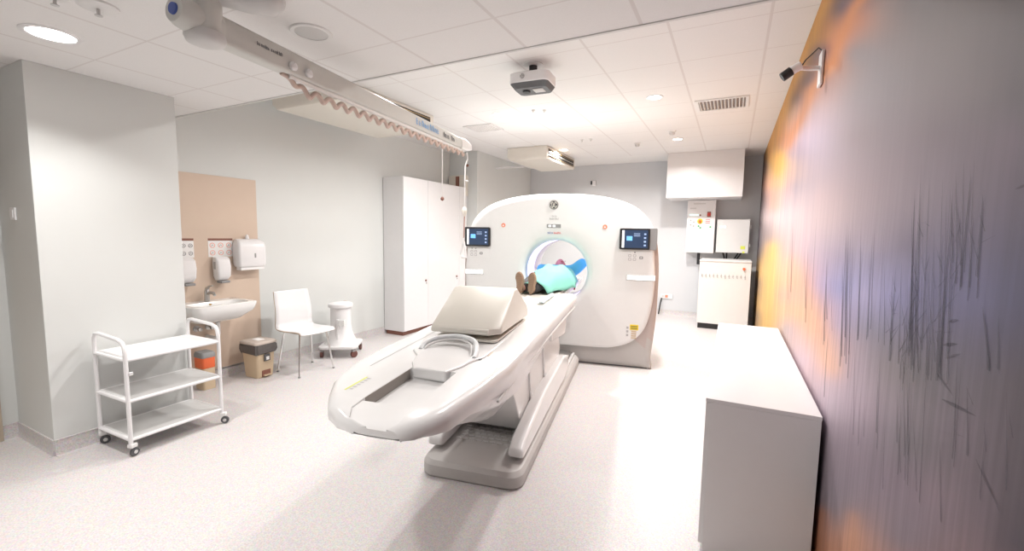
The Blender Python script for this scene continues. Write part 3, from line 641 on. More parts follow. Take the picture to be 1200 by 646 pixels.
# ---------------------------------------------------------------- patient table
FT = CT
tb = thing('patient_table', CT@Vector((0, 3.1, 0)), TH, 'long white motorised patient table on a grey base, running into the scanner', 'patient table')
def zsag(y): return -.05*(1-min(max((y-1.2)/1.8, 0), 1))
def hull():
    """cross-sections along y: upper rim, shoulder, belly"""
    b = B(FT); rings = []
    st = [  # y, half-width, x-centre, bottom z, bottom half width, top inset
        (1.215, .09, .09, .842, .07), (1.24, .15, .065, .835, .12), (1.30, .215, .045, .825, .17), (1.365, .252, .03, .812, .19), (1.38, .26, .026, .808, .195), (1.52, .315, -.005, .765, .22), (1.645, .345, -.015, .715, .22), (1.72, .357, -.02, .685, .22), (1.735, .359, -.02, .68, .22),
        (1.9, .375, -.02, .60, .22), (2.05, .378, -.02, .55, .22), (2.25, .375, -.018, .545, .22), (2.6, .37, -.015, .62, .22), (3.0, .362, -.012, .67, .24), (3.6, .355, -.01, .72, .26), (4.1, .348, -.005, .735, .28), (4.30, .34, 0, .75, .28)]
    for y, w_, xc, zb, wb in st:
        zt = .90-(.022 if y < 1.22 else .012 if y < 1.25 else .004 if y < 1.31 else 0); zo = zsag(y); th_ = zt-.02-zb
        half = [(w_-.05, zt), (w_-.022, zt-.005), (w_-.004, zt-.022), (w_, zt-.045), (w_-.003, max(zt-.08, zb+.01)), (w_-.018, max((zt-.10+zb)/2+.03, zb+.008)), ((w_+wb)/2-.012, max((zt+zb)/2-.08, zb+.006)), (wb+.03, min(zb+.03, zb+.2*th_)), (wb, zb+.006), (wb-.04, zb)]
        half = [(max(a, .01), max(z, zb)) for a, z in half]
        loop = [(xc+a, y, z+zo) for a, z in half]+[(xc-a, y, z+zo) for a, z in reversed(half)]
        xl, xr = max(-.067, xc-w_+.052), min(.155, xc+w_-.052); zn = .853 if y < 1.73 else zt      # the open channel at the foot end
        if y < 1.37: zn = zt-.007
        loop += [(xl, y, zt+zo), (xl, y, zn+zo), (xr, y, zn+zo), (xr, y, zt+zo)]
        rings.append(loop)
    b.loft(rings); return b.build('table_body', 'tablewhite', tb, angle=38)
th = hull()
def deck(name, poly, z0, z1, m, bev=.004, par=None):
    b = B(FT); b.loft([[(x, y, z0+zsag(y)) for x, y in poly], [(x, y, z1+zsag(y)) for x, y in poly]]); return b.build(name, m, par or tb, bevel=bev)
deck('channel_wall_liner', [(-.0668, 1.382), (-.0645, 1.382), (-.0645, 1.72), (-.0668, 1.72)], .855, .8985, 'linergrey', 0)
# groove line along the side
b = B(FT)
for s in (1, -1):
    pts = [(s*(.362-.004*(y > 3))+(-.018), y, .785+zsag(y)) for y in (1.75, 1.95, 2.2, 2.6, 3.0, 3.6, 4.2)]
    b.tube(pts, .006, 6)
b.build('side_groove', 'lightgrey', tb)
# seam line on the left deck and label
b = B(FT); b.loft([[(-.262, y, .9004+zsag(y)) for y in (1.7, 2.0, 2.3, 2.6)], [(-.257, y, .9004+zsag(y)) for y in (1.7, 2.0, 2.3, 2.6)]], cap=False, closed=False); b.build('deck_seam', 'midgrey', tb, smooth=False, recalc=False)
lz = lambda y: .9006+zsag(y)
b = B(FT); b.add([(-.19, 1.42, lz(1.42)), (-.182, 1.42, lz(1.42)), (-.182, 1.57, lz(1.57)), (-.19, 1.57, lz(1.57))], [(0, 1, 2, 3)]); o = b.build('lime_label_stripe', 'lime', tb, smooth=False)
b = B(FT)
for k in range(6):
    y = 1.43+k*.024; b.add([(-.176, y, lz(y)), (-.160, y, lz(y)), (-.160, y+.012, lz(y)), (-.176, y+.012, lz(y))], [(0, 1, 2, 3)])
b.build('label_symbols', 'inkgrey', tb, smooth=False)
# the cradle, from its blunt foot end into the bore
cr = [(-.1, 1.80), (-.05, 1.715), (.115, 1.705), (.155, 1.80), (.17, 1.88), (.205, 1.97), (.205, 6.0), (.12, 6.1), (-.12, 6.1), (-.195, 6.0), (-.195, 1.98), (-.13, 1.90)]
deck('cradle', cr, .859, .910, 'tablewhite', .010)
deck('cradle_side_gap', [(.2055, 2.0), (.2135, 2.0), (.2135, 4.26), (.2055, 4.26)], .86, .9012, 'woodedge', 0)
deck('mat', rrect(-.185, .185, 2.2, 5.9, .03), .908, .922, 'cream', .005)
# translucent loop handle at the cradle end
hp = catmull([(-.155, 1.99, .905), (-.15, 2.04, .93), (-.10, 2.10, .945), (0, 2.135, .95), (.10, 2.09, .945), (.15, 2.0, .93), (.165, 1.93, .905)], 6)
b = B(FT); b.tube([(p.x, p.y, p.z+zsag(p.y)) for p in hp], .013, 10)
o = b.build('loop_handle', mat('frosted_loop', (.75, .77, .78), .25), tb)
b = B(FT); b.tube([(p.x*.86, p.y-.022, p.z-.012+zsag(p.y)) for p in hp], .006, 8); b.build('inner_cord', 'lightgrey', o)
b = B(FT); b.lathe([(.001, 0), (.014, 0), (.014, .006), (.001, .006)], (.185, 1.94, .90+zsag(1.94)), cap=False, n=16); b.build('knob', 'midgrey', tb)
# far end bracket, lift covers
# telescoping lift covers, leaning from the base up to the table
def block(name, pts, hw, m='tablewhite', xc=0):
    b = B(FT); b.prism(pts, xc-hw, xc+hw, 'x'); return b.build(name, m, tb, bevel=.01)
block('lift_cover', [(2.75, .16), (3.05, .12), (3.35, .40), (2.95, .66), (2.45, .60)], .20)
block('lift_cover', [(3.0, .13), (3.5, .13), (3.75, .40), (3.3, .70), (2.85, .66)], .215)
block('lift_cover', [(3.4, .13), (3.85, .13), (4.05, .42), (3.8, .74), (3.25, .72)], .23)
block('pivot_housing', [(3.5, .60), (4.15, .52), (4.28, .76), (3.4, .76)], .26)
# base
def rring(x0, x1, y0, y1, r, z): return [(p[0], p[1], z) for p in rrect(x0, x1, y0, y1, r, 6)]
b = B(FT); b.loft([rring(-.325, .31, 2.30, 4.95, .09, .0), rring(-.33, .315, 2.29, 4.95, .09, .012), rring(-.33, .315, 2.29, 4.95, .09, .075), rring(-.315, .30, 2.31, 4.94, .09, .10), rring(-.29, .275, 2.36, 4.94, .07, .112)])
bs = b.build('base', 'base', tb, angle=25)
for k in range(14):
    y = 2.60+k*.05
    b = B(FT)
    for j in range(9):
        x = -.20+j*.048+(.024 if k % 2 else 0); b.box(x-.017, x+.017, y-.007, y+.007, .110, .118)
    b.build('tread_ridge', 'lightgrey', bs)
b = B(FT); b.box(.235, .262, 2.75, 4.9, .108, .14); b.box(-.285, -.262, 2.75, 4.9, .108, .14); b.build('rail', 'lightgrey', bs, bevel=.004)
B(FT).box(-.235, .22, 4.35, 4.9, .11, .16).build('rear_cable_cover', 'steel', bs, bevel=.01)
for s, xc in ((1, .245), (-1, -.285)):
    b = B(FT)
    prof = [(2.44, .125), (2.40, .15), (2.41, .19), (2.50, .235), (3.10, .33), (3.95, .36), (4.20, .30), (4.22, .18), (4.0, .13), (2.6, .122)]
    b.prism(prof, xc-.045, xc+.05, 'x'); b.build('lift_arm_cover', 'tablewhite', tb, bevel=.018, seg=3)

# ---------------------------------------------------------------- wedge cushion on the table
wz = .955
wd = thing('wedge_cushion', CT@Vector((0, 2.55, wz-.03)), TH, 'cream vinyl wedge cushion with a sloping front on the patient table', 'cushion')
b = B(FT); zs_ = -.02
sec = lambda x, k=0: [(x, 2.19+k, .925), (x, 2.19+k, .955), (x, 2.205+k, .968), (x, 2.52, 1.142), (x, 2.58, 1.146), (x, 2.82, 1.012), (x, 2.865, .965), (x, 2.865, .925)]
b.loft([sec(-.20), sec(.14), sec(.2, .07)]); b.build('foam_wedge', 'cream', wd, bevel=.012, seg=3)
B(FT).box(-.188, .188, 2.3, 2.83, .9225, .9245).build('bottom_edge', 'woodedge', wd)

# ---------------------------------------------------------------- patient
def skin(name, verts, edges, radii, m, parent, F, root=0, sub=2):
    inv = parent_matrix(parent).inverted()@F
    me = bpy.data.meshes.new(name); me.from_pydata([tuple(inv@Vector(v)) for v in verts], edges, []); me.materials.append(M[m])
    o = bpy.data.objects.new(name, me); C.objects.link(o); o.parent = parent
    sk = o.modifiers.new('skin', 'SKIN'); sk.use_smooth_shade = True
    for i, r in enumerate(radii):
        v = me.skin_vertices[0].data[i]; v.radius = (r, r) if not isinstance(r, tuple) else r; v.use_root = (i == root)
    sb = o.modifiers.new('sub', 'SUBSURF'); sb.levels = sb.render_levels = sub
    return o
pz = .925
FP = FT@Matrix.Translation((0, 0, -.052))
person = thing('person', CT@Vector((0, 4.7, pz)), TH, 'person lying feet first on the table in mint gown, blue sleeves raised inside the bore', 'person')
# continuous body: pelvis root, spine, neck, head, arms, legs
bv = [(0, 4.78, 1.075), (0, 4.95, 1.08), (0, 5.12, 1.085), (0, 5.24, 1.085), (0, 5.31, 1.085), (0, 5.40, 1.09), (0, 5.50, 1.10),
      (.14, 5.22, 1.08), (.285, 5.30, 1.21), (.16, 5.52, 1.12), (.10, 5.58, 1.09),
      (-.14, 5.22, 1.08), (-.25, 5.30, 1.12), (-.16, 5.52, 1.10), (-.10, 5.58, 1.09),
      (.09, 4.72, 1.06), (.04, 4.36, 1.07), (-.035, 4.08, 1.02), (-.045, 4.00, 1.03),
      (-.09, 4.72, 1.06), (-.11, 4.38, 1.06), (-.13, 4.08, 1.02), (-.14, 4.00, 1.03)]
be = [(0, 1), (1, 2), (2, 3), (3, 4), (4, 5), (5, 6), (3, 7), (7, 8), (8, 9), (9, 10), (3, 11), (11, 12), (12, 13), (13, 14), (0, 15), (15, 16), (16, 17), (17, 18), (0, 19), (19, 20), (20, 21), (21, 22)]
br = [(.13, .10), (.12, .085), (.13, .095), (.10, .07), .05, .072, .085, .06, .042, .03, .026, .06, .042, .03, .026, .08, .055, .04, .035, .08, .055, .04, .035]
body = skin('body', bv, be, br, 'skin', person, FP)
# clothing as parts
skin('blue_top', [(0, 4.85, 1.08), (0, 5.0, 1.085), (0, 5.14, 1.09), (0, 5.24, 1.09), (.16, 5.18, 1.09), (.285, 5.27, 1.21), (.24, 5.40, 1.17), (-.15, 5.20, 1.09), (-.25, 5.27, 1.115), (-.22, 5.40, 1.11)],
     [(0, 1), (1, 2), (2, 3), (3, 4), (4, 5), (5, 6), (3, 7), (7, 8), (8, 9)], [(.155, .105), (.15, .10), (.155, .10), (.11, .075), .082, .066, .05, .082, .066, .05], 'bluegown', person, FP)
for x, x1, x2 in ((.09, .035, -.035), (-.09, -.11, -.13)):
    skin('trouser_leg', [(x, 4.80, 1.07), (x1, 4.40, 1.075), (x2, 4.0, 1.022)], [(0, 1), (1, 2)], [.105, .074, .058], 'trouser', person, FP)
# shoes, soles to the viewer
for x, tilt in ((-.148, R(-4)), (-.045, R(4))):
    T = Matrix.Translation((x, 3.93, .976))@Matrix.Rotation(tilt, 4, 'Y')@Matrix.Diagonal((1, 1, .82, 1))
    out = []
    for k in range(28):
        a = 2*math.pi*k/28; zz_ = .125+.125*math.sin(a); wdt = .034+.014*max(0, math.sin(a))+(-.006 if abs(math.sin(a)) < .25 else 0)
        out.append((wdt*math.cos(a), zz_))
    b = B(FP); b.loft([[(p[0]*f, y, (p[1]-.125)*f+.125) for p in out] for f, y in ((.93, .0), (1.0, .006), (1.02, .03), (.98, .032))], T=T)
    sh_ = b.build('shoe', 'sole', person)
    b = B(FP); b.loft([[(p[0]*f, y, (p[1]-.125)*g+.125+dz) for p in out] for f, g, y, dz in ((.97, .98, .0325, 0), (1.0, .95, .06, -.006), (.85, .6, .11, -.055), (.8, .42, .15, -.07), (.7, .36, .17, -.075))], T=T); b.build('shoe_upper', 'shoe', sh_)
    b = B(FP)
    for j in range(10): b.box(-.026, .026, -.004, 0, .03+j*.021, .04+j*.021, T=T)
    b.build('tread', 'shoe', sh_)
# head with face (looking up)
hd = B(FP); hc = Vector((-.03, 5.47, 1.13)); rings = []
for i in range(13):
    t = i/12; ph = math.pi*t; y = -.125*math.cos(ph)
    ring_ = []
    for k in range(20):
        a = 2*math.pi*k/20; r = math.sin(ph); wx = .073*r*(1 if y > -.02 else 1-.25*(-y/.125)); wz_ = .088*r
        z = wz_*math.sin(a)
        if math.sin(a) > .7 and abs(y+.02) < .03: z += .02*(math.sin(a)-.7)/.3   # nose
        ring_.append((hc.x+wx*math.cos(a), hc.y+y, hc.z+z))
    rings.append(ring_)
hd.loft(rings); hd = hd.build('head', 'facepink', person, subsurf=1)
b = B(FP)
for s in (-1, 1): b.lathe([(.001, .004), (.008, .003), (.011, 0)], (s*.03, 5.475, 1.203), cap=False, n=12)
b.build('eye', 'ink', hd)
B(FP).tube([(-.022, 5.41, 1.198), (0, 5.407, 1.204), (.022, 5.41, 1.198)], .005, 6).build('mouth', 'redc', hd)
for s in (-1, 1): B(FP).tube([(s*.07, 5.46, 1.10), (s*.082, 5.475, 1.125), (s*.074, 5.49, 1.14)], .009, 8).build('ear', 'facepink', hd)
b = B(FP); rings = []
for i in range(8):
    ph = math.pi*(.45+.55*i/7)
    rings.append([(hc.x+.08*math.sin(ph)*math.cos(a), hc.y-.132*math.cos(ph), hc.z+(.095*math.sin(ph))*math.sin(a)-.01) for a in [math.pi*.9+math.pi*1.2*k/15 for k in range(16)]])
b.loft(rings, cap=False, closed=False); b.build('hair', 'hair', hd)
# hands: palm and five fingers, cupped behind the head
for s in (-1, 1):
    hand = skin('hand', [(s*.125, 5.575, 1.10), (s*.08, 5.60, 1.11), (s*.06, 5.61, 1.115)], [(0, 1), (1, 2)], [(.03, .018), (.04, .016), (.035, .014)], 'skin', person, FP, sub=1)
    for q in range(4):
        y0 = 5.575+q*.02; ln = (.06, .07, .075, .058)[q]
        skin('finger', [(s*.055, y0, 1.118), (s*(.055-ln*.45), y0+.004, 1.128), (s*(.055-ln*.8), y0+.004, 1.118), (s*(.055-ln), y0+.002, 1.108)], [(0, 1), (1, 2), (2, 3)], [.0095, .009, .0085, .007], 'skin', hand, FP, sub=1)
    skin('thumb', [(s*.10, 5.575, 1.11), (s*.08, 5.545, 1.125), (s*.06, 5.525, 1.125)], [(0, 1), (1, 2)], [.012, .011, .009], 'skin', hand, FP, sub=1)
# mint gown draped over belly and thighs
b = B(FP); rows = []
NY, NX = 20, 30
for i in range(NY+1):
    v = i/NY; y = 4.02+1.1*v
    row = []
    for j in range(NX+1):
        u = -1+2*j/NX
        hw = (.25+.03*math.sin(v*5))*(.62+.38*min(1, v*2.2)); x = u*hw-.05+.08*min(1, v*1.8)
        top = 1.20-.05*abs(v-.7)*2-.05*(1-min(1, v*3))
        fall = top-(top-.984)*abs(u)**3.2
        z = fall+.010*math.sin(u*9+v*7)*(1-abs(u))+.008*math.sin(v*23+u*5)
        row.append((x, y+.05*abs(u)*math.sin(v*6), z))
    rows.append(row)
b.loft(rows, cap=False, closed=False); gw = b.build('mint_gown', 'mint', person, angle=80)
sd = gw.modifiers.new('solid', 'SOLIDIFY'); sd.thickness = .004
b = B(FT); rows = []
for i in range(14):
    v = i/13; y = 3.45+.55*v
    rows.append([(x, y, z) for x, z in ((.125+.004*math.sin(v*9), .928), (.145+.006*math.sin(v*14), .934+.003*math.sin(v*20)), (.165, .931), (.182+.004*math.sin(v*17), .926))])
b.loft(rows, cap=False, closed=False); sh = b.build('bed_sheet', 'sheet', angle=80); tag(sh, 'pale blue white sheet strip along the right side of the table beside the shoes', 'sheet'); sd = sh.modifiers.new('solid', 'SOLIDIFY'); sd.thickness = .004
o = B(FT).tube([(.19, 5.10, .935), (.215, 5.07, .925), (.222, 5.05, .88), (.215, 5.03, .85)], .010, 8).build('positioning_strap', 'redc'); tag(o, 'short dark red strap hanging at the right edge of the table inside the bore', 'strap')

# ---------------------------------------------------------------- three-tier trolley
tr0 = Vector((-3.59, 1.58, 0)); TRA = R(1.5)
trolley = thing('utility_trolley', tr0, TRA, 'white three-tier utility trolley on castors beside the pillar', 'trolley')
F = frame(tr0, TRA); X0, X1, Y0, Y1 = -.205, .185, -.285, .285
for y in (Y0, Y1):
    pts = [(X0, y, .085), (X0, y, .70), (X0+.003, y, .745), (X0+.02, y, .772), (X0+.06, y, .78)] + [(X1-.08, y, .765), (X1-.03, y, .752), (X1-.008, y, .725), (X1, y, .68), (X1, y, .085)]
    B(F).tube(pts, .0125, 10).build('end_frame', 'white', trolley)
for z in (.115, .37, .64):
    b = B(F); b.box(X0, X1, Y0, Y1, z, z+.008)
    o = b.build('shelf', 'tray' if z < .6 else 'white', trolley)
    b = B(F)
    for p, q in (((X0, Y0), (X1, Y0)), ((X1, Y0), (X1, Y1)), ((X1, Y1), (X0, Y1)), ((X0, Y1), (X0, Y0))): b.tube([(p[0], p[1], z), (q[0], q[1], z)], .0115, 8)
    b.build('shelf_rim', 'white', o)
for x in (X0, X1):
    for y in (Y0, Y1):
        a = random.uniform(-1, 1)
        T = frame((x, y, 0), a)
        o = B(F).box(-.018, .018, -.012, .03, .062, .088, T=T).build('castor', 'greywhite', trolley, bevel=.004)
        B(F).cyl((-.009, .020, .028), (.009, .020, .028), .0275, n=20, T=T).build('wheel', 'dark', o, bevel=.003)
        B(F).cyl((-.012, .020, .028), (.012, .020, .028), .012, n=14, T=T).build('hub', 'lightgrey', o)
o = B(F).box(X1-.004, X1+.016, Y0+.01, Y0+.03, .54, .56).build('clip', 'white', trolley, bevel=.002)

# ---------------------------------------------------------------- wash basin corner
basin = thing('wash_basin', (XL, 2.35, .60), 0, 'white ceramic wash basin on the beige wall panel', 'wash basin')
b = B(); n = 28
def bring(dx, y0, y1, z, rr): # plan ring from wall
    return [(XL+.008+max(0, p[0]), p[1], z) for p in rrect(0, dx, y0, y1, rr, 6)]
ys0, ys1 = 2.06, 2.63
b.loft([bring(.16, ys0+.18, ys1-.16, .60, .05), bring(.30, ys0+.08, ys1-.08, .64, .08), bring(.40, ys0+.02, ys1-.02, .72, .07), bring(.41, ys0, ys1, .775, .06), bring(.41, ys0, ys1, .795, .06), bring(.40, ys0+.01, ys1-.01, .80, .06),
        [(XL+.12+p[0], p[1], .798) for p in rrect(0, .25, ys0+.045, ys1-.045, .07, 6)], [(XL+.14+p[0], p[1], .73) for p in rrect(0, .20, ys0+.08, ys1-.08, .06, 6)], [(XL+.17+p[0], p[1], .69) for p in rrect(0, .13, ys0+.16, ys1-.16, .05, 6)]])
b.build('bowl', 'ceramic', basin, angle=45)
B().cyl((XL+.125, 2.34, .775), (XL+.131, 2.34, .775), .011, n=14).build('overflow_ring', 'gold', basin)
B().tube([(XL+.2, 2.36, .61), (XL+.2, 2.36, .50), (XL+.19, 2.36, .46), (XL+.12, 2.36, .45), (XL+.01, 2.36, .45)], .018, 12).build('waste_pipe', 'greywhite', basin)
tap = thing('mixer_tap', (XL+.07, 2.345, .80), 0, 'chrome mixer tap on the wash basin', 'tap')
B().cyl((XL+.07, 2.345, .80), (XL+.07, 2.345, .90), .024, .020, n=20).build('tap_body', 'steel', tap, bevel=.003)
B().tube([(XL+.07, 2.345, .86), (XL+.12, 2.345, .885), (XL+.18, 2.345, .885), (XL+.20, 2.345, .865)], .013, 12).build('spout', 'steel', tap)
B().tube([(XL+.07, 2.345, .90), (XL+.075, 2.345, .925), (XL+.12, 2.345, .95), (XL+.17, 2.345, .955)], [.02, .018, .009, .007], 10).build('lever', 'steel', tap)
for y in (2.27, 2.38):
    v = thing('shutoff_valve', (XL+.006, y, .52), 0, 'chrome shut-off valve on the beige panel under the basin, '+('left' if y < 2.3 else 'right')+' of the pair', 'valve')
    B().cyl((XL+.006, y, .54), (XL+.012, y, .54), .03, n=20).build('rosette', 'steel', v)
    B().cyl((XL+.012, y, .54), (XL+.06, y, .54), .012, n=14).build('valve_body', 'chrome', v)
    B().lathe([(.001, 0), (.02, .002), (.022, .012), (.018, .022), (.001, .024)], cap=False, n=8, T=Matrix.Translation((XL+.06, y, .54))@Matrix.Rotation(R(90), 4, 'Y')).build('valve_knob', 'steel', v)
# posters
def poster(y0, y1, z0, z1, label, cols):
    p = thing('hygiene_poster', (XL+.007, (y0+y1)/2, z0), 0, label, 'poster')
    B().box(XL+.006, XL+.008, y0, y1, z0, z1).build('sheet', 'paper', p)
    B().box(XL+.008, XL+.0088, y0, y1, z1-.022, z1).build('header_band', 'inkbrown', p)
    w_ = (y1-y0)/cols
    for r_ in range(2):
        for c_ in range(cols):
            yc = y0+w_*(c_+.5); zc = z0+(z1-z0-.03)*(.27+.48*r_)
            o = B().lathe([(w_*.26, 0), (w_*.26, .0008), (w_*.32, .0008), (w_*.32, 0)], cap=False, n=20, T=Matrix.Translation((XL+.008, yc, zc))@Matrix.Rotation(R(90), 4, 'Y')).build('pictogram_circle', 'sticker' if cols == 3 else 'ink', p)
            b = B()
            b.tube([(XL+.0085, yc-w_*.15, zc-.012), (XL+.0085, yc, zc+.008), (XL+.0085, yc+w_*.13, zc-.006)], .003, 5); b.build('hand_pictogram', 'inkgrey', o)
poster(2.41, 2.64, 1.215, 1.395, 'white hygiene notice with six pictograms above the nearer-to-centre soap dispenser', 3)
poster(2.17, 2.285, 1.215, 1.395, 'white hygiene notice beside the pillar edge, half hidden', 2)
def dispenser(y, label, lab=True):
    p = thing('soap_dispenser', (XL+.006, y, .97), 0, label, 'soap dispenser')
    b = B(); out = []
    for dx, hw, z in ((.07, .05, .99), (.10, .062, 1.03), (.105, .066, 1.12), (.09, .066, 1.19), (.06, .06, 1.215)):
        out.append([(XL+.006+max(0, q[0]), q[1], z) for q in rrect(0, dx, y-hw, y+hw, .022, 4)])
    b.loft(out); c = b.build('cover', 'white', p, bevel=.004)
    B().box(XL+.03, XL+.112, y-.04, y+.045, .962, .985).build('push_lever', 'midgrey', p, bevel=.006)
    B().box(XL+.105, XL+.1075, y-.02, y+.02, 1.10, 1.11).build('label_mark', 'inkgrey', p)
    B().box(XL+.04, XL+.075, y-.0675, y-.066, 1.10, 1.17).build('level_window', 'inkgrey', p)
dispenser(2.50, 'white soap dispenser above the tap, between the notice and the basin')
dispenser(2.19, 'white soap dispenser at the pillar edge, half hidden by the pillar')
tw = thing('paper_towel_dispenser', (XL+.006, 2.80, 1.07), 0, 'white folded paper towel dispenser at the right edge of the beige panel', 'paper towel dispenser')
b = B(); rr = []
for dx, y0, y1, z in ((.115, 2.64, 2.91, 1.11), (.125, 2.63, 2.915, 1.14), (.125, 2.63, 2.915, 1.31), (.11, 2.635, 2.91, 1.355), (.07, 2.65, 2.89, 1.385), (.03, 2.67, 2.87, 1.39)):
    rr.append([(XL+.006+max(0, q[0]), q[1], z) for q in rrect(0, dx, y0, y1, .025, 4)])
b.loft(rr); b.build('cover', 'white', tw, bevel=.004)
B().box(XL+.03, XL+.11, 2.655, 2.90, 1.075, 1.11).build('paper_towel', 'paper', tw, bevel=.003)
B().box(XL+.131, XL+.134, 2.785, 2.80, 1.20, 1.245).build('level_window', 'midgrey', tw, bevel=.001)
B().lathe([(.02, 0), (.016, .03), (.008, .045), (.001, .047)], (XL+.04, 2.77, 1.388), cap=False, n=16).build('lock_cap', 'white', tw)

# pedal bin
bn = thing('pedal_bin', (-4.25, 2.71, 0), R(2), 'beige pedal bin with dark bag edge beside the white chair', 'bin'); F = frame((-4.25, 2.71, 0), R(2))
b = B(F); b.loft([[(p[0], p[1], z) for p in rrect(-.10-.02*k, .10+.02*k, -.085-.02*k, .085+.02*k, .025, 4)] for k, z in ((0, .0), (.2, .04), (1, .33))]); b.build('bucket', 'bin', bn, bevel=.004)
b = B(F); b.loft([[(p[0]+.004*math.sin(17*i), p[1]+.004*math.cos(13*i), z+.008*math.sin(7*i+k)) for i, p in enumerate(rrect(-.125-e, .125+e, -.11-e, .11+e, .03, 6))] for k, (e, z) in enumerate(((.004, .25), (.012, .28), (.010, .33), (.004, .345)))]); b.build('bin_bag', 'bag', bn)
b = B(F); b.loft([[(p[0], p[1], z) for p in rrect(-.135+e, .135-e, -.12+e, .12-e, .03, 5)] for e, z in ((.0, .345), (0, .36), (.012, .372), (.04, .374))]); ld = b.build('lid', 'binlid', bn)
B(F).box(-.05, .05, -.035, .035, .373, .38).build('lid_insert', 'paper', ld, bevel=.003)
B(F).box(.1205, .128, -.03, .035, .17, .24, T=Matrix.Identity(4)).build('label', 'dark', bn, bevel=.002)
B(F).box(.1285, .1295, -.01, .022, .18, .215).build('label_print', 'paper', bn)
B(F).box(.095, .112, -.045, .045, .012, .075).build('pedal_recess', 'inkbrown', bn, bevel=.002)
B(F).box(.10, .135, -.035, .035, .018, .03).build('pedal', 'bin', bn, bevel=.004)
# sharps / waste container behind the trolley
sc = thing('waste_container', (-4.33, 2.29, 0), 0, 'beige tall container with an orange band seen behind the trolley', 'container')
b = B(); b.loft([[(-4.33+p[0], 2.245+p[1], z) for p in rrect(-.07, .07, -.055, .055, .02, 4)] for z in (0, .2)]); b.build('container_body', 'bin', sc, bevel=.003)
b = B(); b.loft([[(-4.33+p[0]*f, 2.245+p[1]*f, z) for p in rrect(-.07, .07, -.055, .055, .02, 4)] for f, z in ((1, .2), (1.04, .205), (1.06, .30))]); b.build('orange_band', 'orange', sc, bevel=.003)
b = B(); b.loft([[(-4.33+p[0]*f, 2.245+p[1]*f, z) for p in rrect(-.07, .07, -.055, .055, .02, 4)] for f, z in ((1.12, .30), (1.12, .33), (.95, .35))]); b.build('grey_lid', 'midgrey', sc, bevel=.003)

# ---------------------------------------------------------------- white shell chair
ch = thing('shell_chair', (-4.02, 3.06, 0), 0, 'white one-piece shell chair on thin chrome legs between the bins', 'chair')
# seat frame: u = facing direction (towards +x, slightly -y), v = sideways
ca = R(-4); F = frame((-3.99, 3.06, 0), ca)
prof = [(-.245, .845), (-.228, .76), (-.205, .65), (-.20, .56), (-.205, .50), (-.19, .462), (-.15, .443), (-.05, .44), (.08, .448), (.17, .452), (.205, .445), (.218, .425)]
pc = catmull([(p[0], p[1], 0) for p in prof], 4)
rows = []
for i, p in enumerate(pc):
    t = i/(len(pc)-1)
    hw = .195+.015*math.sin(t*math.pi)-(.03 if .38 < t < .45 else 0)*0
    row = []
    for j in range(9):
        u = -1+j/4; cv = .012*(u*u)
        row.append((p.x+(cv if t < .45 else 0), u*hw, p.y+(cv*.6 if t > .45 else 0)))
    rows.append(row)
b = B(F); b.loft(rows, cap=False, closed=False); st_ = b.build('seat_shell', ['white', 'woodedge'], ch, angle=80)
md = st_.modifiers.new('solid', 'SOLIDIFY'); md.thickness = .010; md.offset = 0; md.material_offset_rim = 1
for x, y, dx, dy in ((.13, -.15, .05, -.05), (.13, .15, .05, .05), (-.13, -.15, -.06, -.05), (-.13, .15, -.06, .05)):
    o = B(F).tube([(x, y, .437), (x+dx, y+dy, .012)], .0095, 10).build('leg', 'chrome', ch)
    B(F).cyl((x+dx, y+dy, .0), (x+dx, y+dy, .014), .012, n=12).build('foot_cap', 'midgrey', o)
b = B(F); b.tube([(.13, -.15, .434), (.13, .15, .434)], .009, 8); b.tube([(-.13, -.15, .434), (-.13, .15, .434)], .009, 8); b.tube([(.13, -.15, .434), (-.13, -.15, .434)], .009, 8); b.tube([(.13, .15, .434), (-.13, .15, .434)], .009, 8); b.build('seat_frame', 'chrome', ch)

# ---------------------------------------------------------------- round linen/waste stand on castors
ln = thing('wheeled_waste_stand', (-4.17, 3.69, 0), 0, 'white cylindrical wheeled stand with dark red castors right of the chair', 'wheeled bin'); F = frame((-4.17, 3.69, 0), R(33))
n = 28
b = B(F); b.loft([[(p[0]*e, p[1]*e, z) for p in rrect(-.215, .215, -.215, .215, .06, 5)] for e, z in ((.97, .105), (1, .11), (1, .135), (.95, .142))]); b.build('platform', 'white', ln, bevel=.003)
b = B(F); b.lathe([(.195, .142), (.175, .17), (.15, .22), (.13, .28), (.118, .36), (.118, .55), (.12, .585)], n=32); b.build('drum', 'white', ln, angle=50)
b = B(F); b.lathe([(.122, .575), (.138, .58), (.142, .60), (.138, .622), (.12, .63), (.04, .634), (.001, .634)], cap=False, n=32); b.build('lid', 'white', ln, angle=50)
B(F).tube([(.03, .13, .61), (.03, .165, .615), (.0, .18, .615), (-.02, .17, .61)], .012, 8).build('lid_clip', 'coil', ln)
B(F).box(.02, .09, -.19, -.135, .38, .45).build('side_holder', 'tray', ln, bevel=.006)
B(F).box(-.012, .012, -.155, -.12, .14, .45).build('side_post', 'white', ln, bevel=.004)
for x in (-.178, .178):
    for y in (-.178, .178):
        a = random.uniform(-.8, .8); T = frame((x, y, 0), a)
        o = B(F).box(-.015, .015, -.012, .028, .07, .108, T=T).build('castor', 'midgrey', ln, bevel=.003)
        B(F).cyl((-.014, .015, .042), (.014, .015, .042), .042, n=20, T=T).build('wheel', M['dark'], o, bevel=.003) if False else B(F).cyl((-.014, .015, .042), (.014, .015, .042), .042, n=20, T=T).build('wheel', M.setdefault('castorred', mat('castor_wheel', (.13, .05, .04), .5)), o, bevel=.003)

